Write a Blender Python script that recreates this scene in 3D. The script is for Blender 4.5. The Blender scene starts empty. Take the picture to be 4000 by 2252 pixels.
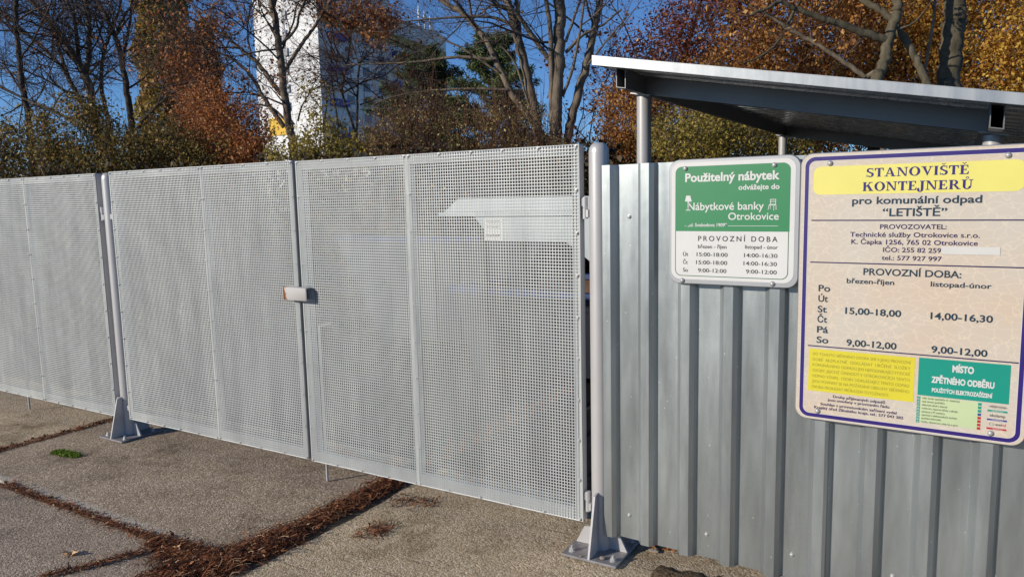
import bpy, math, random
import numpy as np
from mathutils import Vector, Matrix

# ------------------------------------------------------------------ camera, sky, sun, exposure
SC = bpy.context.scene
COL = SC.collection
CAM = np.array([1.46578, -3.05996, 1.68519])
RT = np.array([0.85907, 0.51139, -0.02184])
UP = np.array([-0.04389, 0.11612, 0.99227])
FW = np.array([-0.50997, 0.85147, -0.1222])
FPX = 2895.884
cam_data = bpy.data.cameras.new('camera')
cam = bpy.data.objects.new('camera', cam_data)
COL.objects.link(cam)
cam_data.sensor_width = 36.0
cam_data.lens = 36.0 * FPX / 4000.0
cam_data.clip_start = 0.05
cam_data.clip_end = 2000.0
m = Matrix.Identity(4)
for i in range(3):
    m[i][0], m[i][1], m[i][2], m[i][3] = RT[i], UP[i], -FW[i], CAM[i]
cam.matrix_world = m
SC.camera = cam

SUN_EL = math.radians(19.5)
SUN_AZ = math.radians(55.3)                    # heading of the light, from +x towards +y
sun_dir = Vector((math.cos(SUN_AZ) * math.cos(SUN_EL), math.sin(SUN_AZ) * math.cos(SUN_EL), -math.sin(SUN_EL)))
world = bpy.data.worlds.new('World')
SC.world = world
world.use_nodes = True
wn = world.node_tree
for nd in list(wn.nodes):
    wn.nodes.remove(nd)
wo = wn.nodes.new('ShaderNodeOutputWorld')
bg = wn.nodes.new('ShaderNodeBackground')
sky = wn.nodes.new('ShaderNodeTexSky')
sky.sky_type = 'NISHITA'
sky.sun_disc = False
sky.sun_elevation = SUN_EL
sky.sun_rotation = math.atan2(-sun_dir.x, -sun_dir.y)
sky.altitude = 1000.0
sky.air_density = 0.85
sky.dust_density = 0.0
sky.ozone_density = 7.0
bg.inputs['Strength'].default_value = 0.10
wn.links.new(sky.outputs['Color'], bg.inputs['Color'])
wn.links.new(bg.outputs['Background'], wo.inputs['Surface'])
sun_data = bpy.data.lights.new('sun', 'SUN')
sun_data.energy = 3.8
sun_data.angle = math.radians(0.53)
sun_data.color = (1.0, 0.91, 0.78)
sun = bpy.data.objects.new('sun', sun_data)
COL.objects.link(sun)
sun.rotation_euler = sun_dir.to_track_quat('-Z', 'Y').to_euler()
sun.location = (-20, -30, 20)
SC.view_settings.view_transform = 'Standard'
SC.view_settings.look = 'None'
SC.view_settings.exposure = 0.3
SC.view_settings.gamma = 1.0

# ------------------------------------------------------------------ helpers
V3 = lambda *a: np.array(a, float)


def ray(px, py):
    d = FW * FPX + RT * (px - 2000.0) - UP * (py - 1126.0)
    return d


def at(px, py, depth):
    return CAM + ray(px, py) * (depth / FPX)


def on_ground(px, py, z=0.0):
    d = ray(px, py)
    return CAM + d * ((z - CAM[2]) / d[2])


def smooth_path(pts, n):
    """Catmull-Rom through pts (numpy rows), n samples."""
    P = np.asarray(pts, float)
    P = np.vstack([2 * P[0] - P[1], P, 2 * P[-1] - P[-2]])
    k = len(P) - 3
    out = []
    for t in np.linspace(0, k - 1e-6, n):
        i = int(t)
        u = t - i
        a, b, c, d = P[i], P[i + 1], P[i + 2], P[i + 3]
        out.append(0.5 * ((2 * b) + (c - a) * u + (2 * a - 5 * b + 4 * c - d) * u * u + (3 * b - a - 3 * c + d) * u ** 3))
    return np.array(out)


def mesh_object(name, verts, faces, mat, parent=None, origin=(0, 0, 0), smooth=False):
    me = bpy.data.meshes.new(name)
    V = np.asarray(verts, float).reshape(-1, 3) - np.asarray(origin, float)
    if isinstance(faces, np.ndarray):
        nf, k = faces.shape
        me.vertices.add(len(V))
        me.vertices.foreach_set('co', V.astype(np.float32).ravel())
        me.loops.add(nf * k)
        me.loops.foreach_set('vertex_index', faces.astype(np.int32).ravel())
        me.polygons.add(nf)
        me.polygons.foreach_set('loop_start', np.arange(0, nf * k, k, dtype=np.int32))
        me.update(calc_edges=True)
    else:
        me.from_pydata(V.tolist(), [], faces)
        me.update()
    if smooth:
        me.polygons.foreach_set('use_smooth', np.ones(len(me.polygons), bool))
    mats = mat if isinstance(mat, (list, tuple)) else [mat]
    for mm in mats:
        me.materials.append(mm)
    o = bpy.data.objects.new(name, me)
    COL.objects.link(o)
    if parent is not None:
        o.parent = parent
    else:
        o.location = origin
    return o


class MB:
    """collects shapes into one mesh"""

    def __init__(self):
        self.v, self.f = [], []

    def add(self, verts, faces):
        b = len(self.v)
        self.v.extend([tuple(map(float, p)) for p in verts])
        self.f.extend([tuple(i + b for i in f) for f in faces])
        return self

    def box(self, x0, x1, y0, y1, z0, z1):
        vs = [(x0, y0, z0), (x1, y0, z0), (x1, y1, z0), (x0, y1, z0), (x0, y0, z1), (x1, y0, z1), (x1, y1, z1), (x0, y1, z1)]
        return self.add(vs, [(0, 3, 2, 1), (4, 5, 6, 7), (0, 1, 5, 4), (1, 2, 6, 5), (2, 3, 7, 6), (3, 0, 4, 7)])

    def bbox(self, x0, x1, y0, y1, z0, z1, b=0.002):
        """box with chamfered edges (as a rounded prism along the longest run)"""
        vs, fs = [], []
        xs, ys, zs = (x0, x1), (y0, y1), (z0, z1)
        idx = {}
        for i in (0, 1):
            for j in (0, 1):
                for k in (0, 1):
                    c = (xs[i], ys[j], zs[k])
                    s = (1 if i == 0 else -1, 1 if j == 0 else -1, 1 if k == 0 else -1)
                    for a in range(3):
                        p = [c[q] + (0 if q == a else s[q] * b) for q in range(3)]
                        idx[(i, j, k, a)] = len(vs)
                        vs.append(p)
        I = idx
        for i in (0, 1):
            q = [I[(i, 0, 0, 0)], I[(i, 1, 0, 0)], I[(i, 1, 1, 0)], I[(i, 0, 1, 0)]]
            fs.append(q if i else q[::-1])
            q = [I[(0, i, 0, 1)], I[(0, i, 1, 1)], I[(1, i, 1, 1)], I[(1, i, 0, 1)]]
            fs.append(q if i else q[::-1])
            q = [I[(0, 0, i, 2)], I[(1, 0, i, 2)], I[(1, 1, i, 2)], I[(0, 1, i, 2)]]
            fs.append(q if i else q[::-1])
        for j in (0, 1):
            for k in (0, 1):
                fs.append([I[(0, j, k, 1)], I[(0, j, k, 2)], I[(1, j, k, 2)], I[(1, j, k, 1)]])
                fs.append([I[(j, 0, k, 0)], I[(j, 0, k, 2)], I[(j, 1, k, 2)], I[(j, 1, k, 0)]])
                fs.append([I[(j, k, 0, 0)], I[(j, k, 0, 1)], I[(j, k, 1, 1)], I[(j, k, 1, 0)]])
                for i in (0, 1):
                    pass
        for i in (0, 1):
            for j in (0, 1):
                for k in (0, 1):
                    fs.append([I[(i, j, k, 0)], I[(i, j, k, 1)], I[(i, j, k, 2)]])
        return self.add(vs, fs)

    def poly_prism(self, pts2, axis, a0, a1):
        """extrude a 2-D polygon along an axis: axis 'x' -> pts are (y,z); 'y' -> (x,z); 'z' -> (x,y)"""
        n = len(pts2)

        def mk(p, a):
            return {'x': (a, p[0], p[1]), 'y': (p[0], a, p[1]), 'z': (p[0], p[1], a)}[axis]
        vs = [mk(p, a0) for p in pts2] + [mk(p, a1) for p in pts2]
        fs = [tuple(range(n)), tuple(range(2 * n - 1, n - 1, -1))]
        for i in range(n):
            j = (i + 1) % n
            fs.append((i, i + n, j + n, j))
        return self.add(vs, fs)

    def tube(self, path, radii, sides=8, cap=True):
        P = np.asarray(path, float)
        n = len(P)
        R = np.broadcast_to(np.asarray(radii, float), (n,))
        T = np.gradient(P, axis=0)
        T /= (np.linalg.norm(T, axis=1)[:, None] + 1e-12)
        ref = np.array([0, 0, 1.0]) if abs(T[0][2]) < 0.9 else np.array([1.0, 0, 0])
        A = np.cross(T, ref)
        A /= (np.linalg.norm(A, axis=1)[:, None] + 1e-12)
        B = np.cross(T, A)
        ang = np.linspace(0, 2 * math.pi, sides, endpoint=False)
        ring = P[:, None, :] + R[:, None, None] * (np.cos(ang)[None, :, None] * A[:, None, :] + np.sin(ang)[None, :, None] * B[:, None, :])
        fs = []
        for i in range(n - 1):
            for k in range(sides):
                k2 = (k + 1) % sides
                fs.append((i * sides + k, i * sides + k2, (i + 1) * sides + k2, (i + 1) * sides + k))
        if cap:
            fs.append(tuple(range(sides - 1, -1, -1)))
            fs.append(tuple(range((n - 1) * sides, n * sides)))
        return self.add(ring.reshape(-1, 3), fs)

    def build(self, name, mat, parent=None, origin=(0, 0, 0), smooth=False):
        return mesh_object(name, self.v, self.f, mat, parent, origin, smooth)


def tag(o, label=None, cat=None, group=None, kind=None):
    for k, val in (('label', label), ('category', cat), ('group', group), ('kind', kind)):
        if val:
            o[k] = val
    return o


def thing(name, label, cat, loc=(0, 0, 0), group=None, matrix=None):
    o = bpy.data.objects.new(name, None)
    COL.objects.link(o)
    o.empty_display_size = 0.1
    if matrix is not None:
        o.matrix_world = matrix
    else:
        o.location = loc
    return tag(o, label, cat, group)


def auto_smooth(o, deg=35):
    me = o.data
    me.polygons.foreach_set('use_smooth', np.ones(len(me.polygons), bool))
    try:
        me.set_sharp_from_angle(angle=math.radians(deg))
    except Exception:
        pass
    return o


# ------------------------------------------------------------------ materials
def new_mat(name):
    mt = bpy.data.materials.new(name)
    mt.use_nodes = True
    nt = mt.node_tree
    bs = nt.nodes.get('Principled BSDF')
    return mt, nt, bs


def N(nt, typ, **kw):
    nd = nt.nodes.new(typ)
    for k, val in kw.items():
        if k in nd.inputs:
            nd.inputs[k].default_value = val
        else:
            setattr(nd, k, val)
    return nd


def ramp(nt, fac, stops, interp='LINEAR'):
    r = nt.nodes.new('ShaderNodeValToRGB')
    el = r.color_ramp.elements
    r.color_ramp.interpolation = interp
    while len(el) < len(stops):
        el.new(0.5)
    for e, (p, c) in zip(el, stops):
        e.position = p
        e.color = (c[0], c[1], c[2], 1.0)
    nt.links.new(fac, r.inputs['Fac'])
    return r


def mix(nt, fac, a, b, blend='MIX'):
    mx = nt.nodes.new('ShaderNodeMix')
    mx.data_type = 'RGBA'
    mx.blend_type = blend
    for sock, val in ((mx.inputs[0], fac), (mx.inputs[6], a), (mx.inputs[7], b)):
        if isinstance(val, (int, float)):
            sock.default_value = val
        elif isinstance(val, tuple):
            sock.default_value = (val[0], val[1], val[2], 1.0)
        else:
            nt.links.new(val, sock)
    return mx.outputs[2]


def coords(nt):
    return N(nt, 'ShaderNodeTexCoord').outputs['Object']


def mat_plain(name, col, rough=0.6, metal=0.0, var=0.08, scale=6.0, bump=0.0, bscale=200.0, spec=0.5):
    mt, nt, bs = new_mat(name)
    co = coords(nt)
    nz = N(nt, 'ShaderNodeTexNoise', Scale=scale, Detail=5.0, Roughness=0.6)
    nt.links.new(co, nz.inputs['Vector'])
    lo = tuple(c * (1 - var) for c in col)
    hi = tuple(min(1, c * (1 + var)) for c in col)
    r = ramp(nt, nz.outputs['Fac'], [(0.3, lo), (0.7, hi)])
    nt.links.new(r.outputs['Color'], bs.inputs['Base Color'])
    bs.inputs['Roughness'].default_value = rough
    bs.inputs['Metallic'].default_value = metal
    bs.inputs['Specular IOR Level'].default_value = spec
    if bump:
        nb = N(nt, 'ShaderNodeTexNoise', Scale=bscale, Detail=3.0)
        nt.links.new(co, nb.inputs['Vector'])
        b = N(nt, 'ShaderNodeBump', Strength=bump, Distance=0.002)
        nt.links.new(nb.outputs['Fac'], b.inputs['Height'])
        nt.links.new(b.outputs['Normal'], bs.inputs['Normal'])
    return mt


def mat_leaf(name, stops, transl=0.35, rough=0.6):
    mt, nt, bs = new_mat(name)
    g = N(nt, 'ShaderNodeNewGeometry')
    r = ramp(nt, g.outputs['Random Per Island'], stops)
    nt.links.new(r.outputs['Color'], bs.inputs['Base Color'])
    bs.inputs['Roughness'].default_value = rough
    bs.inputs['Specular IOR Level'].default_value = 0.3
    tr = N(nt, 'ShaderNodeBsdfTranslucent')
    nt.links.new(r.outputs['Color'], tr.inputs['Color'])
    ms = N(nt, 'ShaderNodeMixShader', Fac=transl)
    nt.links.new(bs.outputs[0], ms.inputs[1])
    nt.links.new(tr.outputs[0], ms.inputs[2])
    out = nt.nodes['Material Output']
    nt.links.new(ms.outputs[0], out.inputs['Surface'])
    return mt


def mat_bark(name, a, b, scale=14.0):
    mt, nt, bs = new_mat(name)
    co = coords(nt)
    mp = N(nt, 'ShaderNodeMapping')
    mp.inputs['Scale'].default_value = (1, 1, 0.3)
    nt.links.new(co, mp.inputs['Vector'])
    nz = N(nt, 'ShaderNodeTexNoise', Scale=scale, Detail=8.0, Roughness=0.7)
    nt.links.new(mp.outputs[0], nz.inputs['Vector'])
    r = ramp(nt, nz.outputs['Fac'], [(0.32, a), (0.68, b)])
    nt.links.new(r.outputs['Color'], bs.inputs['Base Color'])
    bs.inputs['Roughness'].default_value = 0.9
    bs.inputs['Specular IOR Level'].default_value = 0.2
    bp = N(nt, 'ShaderNodeBump', Strength=0.6, Distance=0.02)
    nt.links.new(nz.outputs['Fac'], bp.inputs['Height'])
    nt.links.new(bp.outputs['Normal'], bs.inputs['Normal'])
    return mt


def mat_concrete(name, dark, midc, light, stain, edge=None, cracks=False):
    """exposed-aggregate concrete: pebbles (voronoi cells) in a sandy paste"""
    mt, nt, bs = new_mat(name)
    co = coords(nt)
    warp = N(nt, 'ShaderNodeTexNoise', Scale=60.0, Detail=2.0)
    nt.links.new(co, warp.inputs['Vector'])
    wv = N(nt, 'ShaderNodeVectorMath', operation='SCALE')
    nt.links.new(warp.outputs['Color'], wv.inputs[0])
    wv.inputs['Scale'].default_value = 0.012
    ad = N(nt, 'ShaderNodeVectorMath', operation='ADD')
    nt.links.new(co, ad.inputs[0])
    nt.links.new(wv.outputs[0], ad.inputs[1])
    vo = N(nt, 'ShaderNodeTexVoronoi', Scale=105.0)
    vo.feature = 'F1'
    nt.links.new(ad.outputs[0], vo.inputs['Vector'])
    sep = N(nt, 'ShaderNodeSeparateColor')
    nt.links.new(vo.outputs['Color'], sep.inputs[0])
    peb = ramp(nt, sep.outputs[0], [(0.0, tuple(.5 * (p + q) for p, q in zip(dark, midc))), (0.35, midc), (0.72, tuple(c * 1.15 for c in midc)), (0.95, light), (1.0, tuple(min(.85, c * 1.12) for c in light))])
    big = N(nt, 'ShaderNodeTexNoise', Scale=1.7, Detail=9.0, Roughness=0.72)
    nt.links.new(co, big.inputs['Vector'])
    fine = N(nt, 'ShaderNodeTexNoise', Scale=240.0, Detail=2.0)
    nt.links.new(co, fine.inputs['Vector'])
    f1 = ramp(nt, fine.outputs['Fac'], [(0.3, (.62, .62, .62)), (0.7, (1.25, 1.25, 1.25))])
    c1 = mix(nt, 1.0, peb.outputs['Color'], f1.outputs['Color'], 'MULTIPLY')
    st = ramp(nt, big.outputs['Fac'], [(0.34, tuple(c * .50 for c in stain)), (0.47, (.70, .685, .665)), (0.66, (.88, .865, .85))])
    c2 = mix(nt, 1.0, c1, st.outputs['Color'], 'MULTIPLY')
    if cracks:
        sp0 = N(nt, 'ShaderNodeSeparateXYZ')
        nt.links.new(co, sp0.inputs[0])
        wz = N(nt, 'ShaderNodeTexNoise', Scale=3.0, Detail=6.0, Roughness=0.7)
        nt.links.new(co, wz.inputs['Vector'])
        yy = N(nt, 'ShaderNodeMath', operation='MULTIPLY_ADD')
        nt.links.new(wz.outputs['Fac'], yy.inputs[0])
        yy.inputs[1].default_value = 0.05
        nt.links.new(sp0.outputs['Y'], yy.inputs[2])
        pp = N(nt, 'ShaderNodeMath', operation='PINGPONG')
        nt.links.new(yy.outputs[0], pp.inputs[0])
        pp.inputs[1].default_value = 0.075
        ln_ = ramp(nt, pp.outputs[0], [(0.0, (1, 1, 1)), (0.0022, (1, 1, 1)), (0.0045, (0, 0, 0))])
        gate_ = N(nt, 'ShaderNodeTexNoise', Scale=4.5, Detail=3.0)
        nt.links.new(co, gate_.inputs['Vector'])
        gr = ramp(nt, gate_.outputs['Fac'], [(0.47, (0, 0, 0)), (0.6, (.75, .75, .75))])
        both = N(nt, 'ShaderNodeMath', operation='MULTIPLY')
        nt.links.new(ln_.outputs['Color'], both.inputs[0])
        nt.links.new(gr.outputs['Color'], both.inputs[1])
        c2 = mix(nt, both.outputs[0], c2, (0.05, 0.038, 0.025))
    if edge is not None:
        sp = N(nt, 'ShaderNodeSeparateXYZ')
        nt.links.new(co, sp.inputs[0])
        nz = N(nt, 'ShaderNodeTexNoise', Scale=25.0, Detail=4.0)
        nt.links.new(co, nz.inputs['Vector'])
        m1 = N(nt, 'ShaderNodeMath', operation='MULTIPLY_ADD')
        nt.links.new(nz.outputs['Fac'], m1.inputs[0])
        m1.inputs[1].default_value = 0.10
        nt.links.new(sp.outputs['Y'], m1.inputs[2])
        er = ramp(nt, m1.outputs[0], [(0.0, (1, 1, 1)), (0.055, (1, 1, 1)), (0.10, (0, 0, 0))])
        mr = N(nt, 'ShaderNodeMapRange')
        mr.inputs['From Min'].default_value = edge
        mr.inputs['From Max'].default_value = edge + 1.0
        nt.links.new(m1.outputs[0], mr.inputs['Value'])
        nt.links.new(mr.outputs[0], er.inputs['Fac'])
        fm = N(nt, 'ShaderNodeMath', operation='MULTIPLY')
        nt.links.new(er.outputs['Color'], fm.inputs[0])
        fm.inputs[1].default_value = 0.6
        c2 = mix(nt, fm.outputs[0], c2, (0.55, 0.5, 0.43))
    nt.links.new(c2, bs.inputs['Base Color'])
    bs.inputs['Roughness'].default_value = 0.9
    bs.inputs['Specular IOR Level'].default_value = 0.25
    h = N(nt, 'ShaderNodeMath', operation='MULTIPLY_ADD')
    nt.links.new(vo.outputs['Distance'], h.inputs[0])
    h.inputs[1].default_value = -0.9
    nt.links.new(fine.outputs['Fac'], h.inputs[2])
    b = N(nt, 'ShaderNodeBump', Strength=0.65, Distance=0.007)
    nt.links.new(h.outputs[0], b.inputs['Height'])
    nt.links.new(b.outputs['Normal'], bs.inputs['Normal'])
    return mt


def mat_galv(name, col, metal=0.55, rough=0.42, grain=900.0, amp=0.18, specks=True):
    """galvanised steel: fine spangle grain, faint vertical smears, a few pale specks"""
    mt, nt, bs = new_mat(name)
    co = coords(nt)
    n1 = N(nt, 'ShaderNodeTexNoise', Scale=grain, Detail=2.0, Roughness=0.7)
    nt.links.new(co, n1.inputs['Vector'])
    r1 = ramp(nt, n1.outputs['Fac'], [(0.3, tuple(c * (1 - amp) for c in col)), (0.7, tuple(c * (1 + amp) for c in col))])
    mp = N(nt, 'ShaderNodeMapping')
    mp.inputs['Scale'].default_value = (6, 6, 0.9)
    nt.links.new(co, mp.inputs['Vector'])
    n2 = N(nt, 'ShaderNodeTexNoise', Scale=1.5, Detail=6.0, Roughness=0.65)
    nt.links.new(mp.outputs[0], n2.inputs['Vector'])
    r2 = ramp(nt, n2.outputs['Fac'], [(0.3, (.80, .81, .82)), (0.7, (1.15, 1.15, 1.14))])
    c = mix(nt, 1.0, r1.outputs['Color'], r2.outputs['Color'], 'MULTIPLY')
    if specks:
        vo = N(nt, 'ShaderNodeTexVoronoi', Scale=26.0)
        mp2 = N(nt, 'ShaderNodeMapping')
        mp2.inputs['Scale'].default_value = (1.0, 1.0, 0.55)
        nt.links.new(co, mp2.inputs['Vector'])
        nt.links.new(mp2.outputs[0], vo.inputs['Vector'])
        rs = ramp(nt, vo.outputs['Distance'], [(0.0, (1, 1, 1)), (0.045, (1, 1, 1)), (0.07, (0, 0, 0))])
        c = mix(nt, rs.outputs['Color'], c, tuple(min(.8, x * 1.7) for x in col))
    nt.links.new(c, bs.inputs['Base Color'])
    bs.inputs['Metallic'].default_value = metal
    rr = ramp(nt, n2.outputs['Fac'], [(0.3, (rough - .06,) * 3), (0.7, (rough + .08,) * 3)])
    nt.links.new(rr.outputs['Color'], bs.inputs['Roughness'])
    n3 = N(nt, 'ShaderNodeTexNoise', Scale=7.0, Detail=2.0)
    nt.links.new(co, n3.inputs['Vector'])
    b = N(nt, 'ShaderNodeBump', Strength=0.10, Distance=0.01)
    nt.links.new(n3.outputs['Fac'], b.inputs['Height'])
    nt.links.new(b.outputs['Normal'], bs.inputs['Normal'])
    return mt


M = {}
M['perf'] = mat_galv('silver_sheet_paint', (0.445, 0.465, 0.455), 0.1, 0.42, 160.0, 0.10, False)
M['frame'] = mat_plain('silver_frame_paint', (0.45, 0.455, 0.45), 0.45, 0.0, 0.06, 8.0)
M['post'] = mat_plain('silver_post_paint', (0.47, 0.46, 0.455), 0.38, 0.25, 0.05, 5.0, 0.15, 350.0)
M['gusset'] = mat_plain('silver_plate_paint', (0.42, 0.415, 0.42), 0.45, 0.1, 0.12, 9.0, 0.2, 120.0)
M['plate'] = mat_plain('dirty_base_plate', (0.25, 0.24, 0.245), 0.55, 0.3, 0.25, 14.0, 0.3, 150.0)
M['bolt'] = mat_plain('zinc_bolt', (0.52, 0.51, 0.49), 0.35, 0.35, 0.2, 60.0)
M['screw'] = mat_plain('screw_steel', (0.40, 0.40, 0.39), 0.4, 0.3, 0.1, 60.0)
M['rubber'] = mat_plain('dark_rubber', (0.05, 0.052, 0.055), 0.6, 0.0, 0.2)
M['wall'] = mat_galv('galvanised_sheet', (0.355, 0.385, 0.39), 0.72, 0.36)
M['roofm'] = mat_galv('galvanised_roof', (0.86, 0.86, 0.84), 0.45, 0.25, 600.0, .08, False)
M['trim'] = mat_galv('roof_trim', (0.37, 0.39, 0.40), 0.45, 0.4, 500.0, 0.08, False)
M['beam'] = mat_plain('grey_beam_paint', (0.22, 0.22, 0.225), 0.42, 0.3, 0.08, 4.0)
M['spost'] = mat_plain('grey_shelter_post', (0.41, 0.40, 0.395), 0.42, 0.2, 0.06, 5.0)
M['inside'] = mat_plain('tube_inside', (0.03, 0.03, 0.03), 0.9)


def mat_latch():
    mt, nt, bs = new_mat('latch_paint_with_rust')
    co = coords(nt)
    nz = N(nt, 'ShaderNodeTexNoise', Scale=45.0, Detail=6.0, Roughness=0.7)
    nt.links.new(co, nz.inputs['Vector'])
    sp = N(nt, 'ShaderNodeSeparateXYZ')
    nt.links.new(co, sp.inputs[0])
    mr = N(nt, 'ShaderNodeMapRange')
    mr.inputs['From Min'].default_value = -0.095
    mr.inputs['From Max'].default_value = -0.045
    mr.inputs['To Min'].default_value = 0.42
    mr.inputs['To Max'].default_value = 0.0
    nt.links.new(sp.outputs['X'], mr.inputs['Value'])
    ad = N(nt, 'ShaderNodeMath', operation='ADD')
    nt.links.new(nz.outputs['Fac'], ad.inputs[0])
    nt.links.new(mr.outputs[0], ad.inputs[1])
    r = ramp(nt, ad.outputs[0], [(0.70, (0.47, 0.455, 0.44)), (0.74, (0.30, 0.11, 0.03)), (0.9, (0.16, 0.05, 0.015))])
    nt.links.new(r.outputs['Color'], bs.inputs['Base Color'])
    bs.inputs['Roughness'].default_value = 0.45
    return mt


M['latch'] = mat_latch()
M['apron'] = mat_concrete('apron_concrete', (0.13, 0.095, 0.065), (0.46, 0.365, 0.265), (0.76, 0.63, 0.49), (0.62, 0.58, 0.52), edge=-0.862)
M['slab'] = mat_concrete('yard_concrete', (0.15, 0.115, 0.09), (0.46, 0.37, 0.285), (0.70, 0.58, 0.46), (0.80, 0.78, 0.76))
M['slab_brown'] = mat_concrete('brown_concrete', (0.19, 0.14, 0.08), (0.64, 0.51, 0.345), (0.88, 0.75, 0.56), (0.70, 0.64, 0.55), cracks=True)
M['darkened_floor'] = mat_concrete('darkened_asphalt', (0.012, 0.011, 0.010), (0.032, 0.029, 0.026), (0.07, 0.06, 0.05), (0.6, 0.55, 0.5))  # colour darkened to stand in for shade behind the gate
M['soil'] = mat_plain('soil', (0.10, 0.075, 0.05), 0.95, 0, 0.4, 6.0, 0.8, 40.0)
M['ground'] = mat_plain('rough_grass_ground', (0.10, 0.095, 0.045), 0.95, 0, 0.45, 0.7, 0.6, 8.0)

BARK_DARK = mat_bark('dark_bark', (0.035, 0.027, 0.021), (0.11, 0.085, 0.064))
BARK_MID = mat_bark('brown_bark', (0.075, 0.058, 0.042), (0.24, 0.19, 0.135))
BARK_PALE = mat_bark('grey_green_bark', (0.05, 0.043, 0.027), (0.14, 0.118, 0.078))
TWIG = mat_bark('twig_bark', (0.055, 0.042, 0.038), (0.15, 0.115, 0.10), 5.0)
TWIG_RED = mat_bark('reddish_twig', (0.075, 0.036, 0.027), (0.15, 0.08, 0.06), 5.0)
LEAF = {
    'russet': mat_leaf('russet_leaves', [(0, (.16, .06, .025)), (.4, (.36, .13, .045)), (.8, (.52, .21, .07)), (1, (.58, .34, .14))]),
    'olive': mat_leaf('olive_brown_leaves', [(0, (.12, .092, .028)), (.4, (.29, .225, .062)), (.75, (.42, .30, .085)), (1, (.48, .23, .07))]),
    'hedge': mat_leaf('green_brown_leaves', [(0, (.055, .04, .016)), (.4, (.14, .108, .034)), (.7, (.27, .21, .055)), (.86, (.42, .31, .08)), (1, (.40, .17, .06))]),
    'gold': mat_leaf('golden_leaves', [(0, (.24, .09, .02)), (.35, (.46, .22, .04)), (.7, (.66, .40, .06)), (1, (.78, .58, .14))], 0.45),
    'amber': mat_leaf('amber_leaves', [(0, (.17, .065, .02)), (.4, (.38, .155, .04)), (.75, (.52, .25, .06)), (1, (.66, .43, .16))], 0.4),
    'wine': mat_leaf('wine_red_leaves', [(0, (.09, .024, .018)), (.5, (.25, .065, .042)), (.8, (.38, .12, .05)), (1, (.48, .25, .09))]),
    'yellowgreen': mat_leaf('yellow_green_leaves', [(0, (.11, .085, .022)), (.4, (.27, .22, .05)), (.75, (.44, .35, .07)), (1, (.54, .38, .11))], 0.4),
    'pine': mat_leaf('pine_needles', [(0, (.025, .045, .017)), (.5, (.085, .125, .04)), (1, (.18, .20, .065))], 0.15),
    'weed': mat_leaf('dry_weed_leaves', [(0, (.15, .085, .04)), (.5, (.30, .19, .08)), (.85, (.42, .31, .11)), (1, (.75, .66, .27))], 0.35),
    'dark': mat_leaf('dark_ivy_and_shade_leaves', [(0, (.02, .017, .008)), (.6, (.055, .042, .018)), (1, (.13, .07, .03))], 0.2),  # ivy column; also the added bank of leaves, dark in place of shade
}

# ------------------------------------------------------------------ ground and paving
rng = np.random.default_rng(7)
random.seed(7)


def slab(name, x0, x1, y0, y1, z1, mat, jit=0.008, step=0.03):
    """paving slab with worn, irregular edges"""
    pts = []

    def run(a, b, fixed, axis, sgn):
        n = max(2, int(abs(b - a) / step))
        w = np.cumsum(rng.normal(0, jit * 0.5, n))
        w -= np.linspace(w[0], w[-1], n)
        w = np.clip(w, -jit * 2.2, jit * 2.2) + rng.normal(0, jit * 0.35, n)
        for i in range(n):
            t = a + (b - a) * i / n
            pts.append((t, fixed + sgn * w[i]) if axis == 0 else (fixed + sgn * w[i], t))
    run(x0, x1, y0, 0, 1)
    run(y0, y1, x1, 1, 1)
    run(x1, x0, y1, 0, 1)
    run(y1, y0, x0, 1, 1)
    n = len(pts)
    cx, cy = (x0 + x1) / 2, (y0 + y1) / 2
    vs = [(p[0], p[1], -0.10) for p in pts] + [(p[0], p[1], z1 - 0.007) for p in pts]
    vs += [(p[0] + 0.008 * np.sign(cx - p[0]) * (abs(p[0] - x0) < .06 or abs(p[0] - x1) < .06), p[1] + 0.008 * np.sign(cy - p[1]) * (abs(p[1] - y0) < .06 or abs(p[1] - y1) < .06), z1) for p in pts]
    fs = []
    for i in range(n):
        j = (i + 1) % n
        fs.append((i, j, n + j, n + i))
        fs.append((n + i, n + j, 2 * n + j, 2 * n + i))
    fs.append(tuple(range(2 * n, 3 * n)))
    return tag(mesh_object(name, vs, fs, mat), kind='structure')


g = MB()
g.add([(-900, -900, -0.035), (900, -900, -0.035), (900, 900, -0.035), (-900, 900, -0.035)], [(0, 1, 2, 3)])
tag(g.build('ground', M['ground']), kind='structure')
g = MB()
g.add([(-9, -7, -0.010), (6, -7, -0.010), (6, 5.2, -0.010), (-9, 5.2, -0.010)], [(0, 1, 2, 3)])
tag(g.build('soil_bed', M['soil']), kind='structure')
slab('concrete_apron', -4.20, -1.47, -0.875, 0.62, 0.0, M['apron'])
slab('concrete_yard_front', -8.5, -1.52, -6.5, -0.912, -0.008, M['slab'])
slab('concrete_yard_left', -8.5, -4.235, -0.900, 0.60, -0.006, M['slab_brown'])
slab('concrete_yard_right', -1.265, 5.0, -6.5, 0.58, -0.004, M['slab_brown'])
slab('darkened_yard', -9.5, -1.02, 0.66, 8.4, -0.004, M['darkened_floor'])  # darkened ground, put in to dim the view through the gate holes
slab('shelter_floor', -0.99, 6.0, 0.64, 8.4, -0.002, M['darkened_floor'])

# ------------------------------------------------------------------ perforated gates
ZB = 0.14                       # underside of the gate leaves
PITCH, HOLE, TH = 0.015, 0.0103, 0.002


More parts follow.
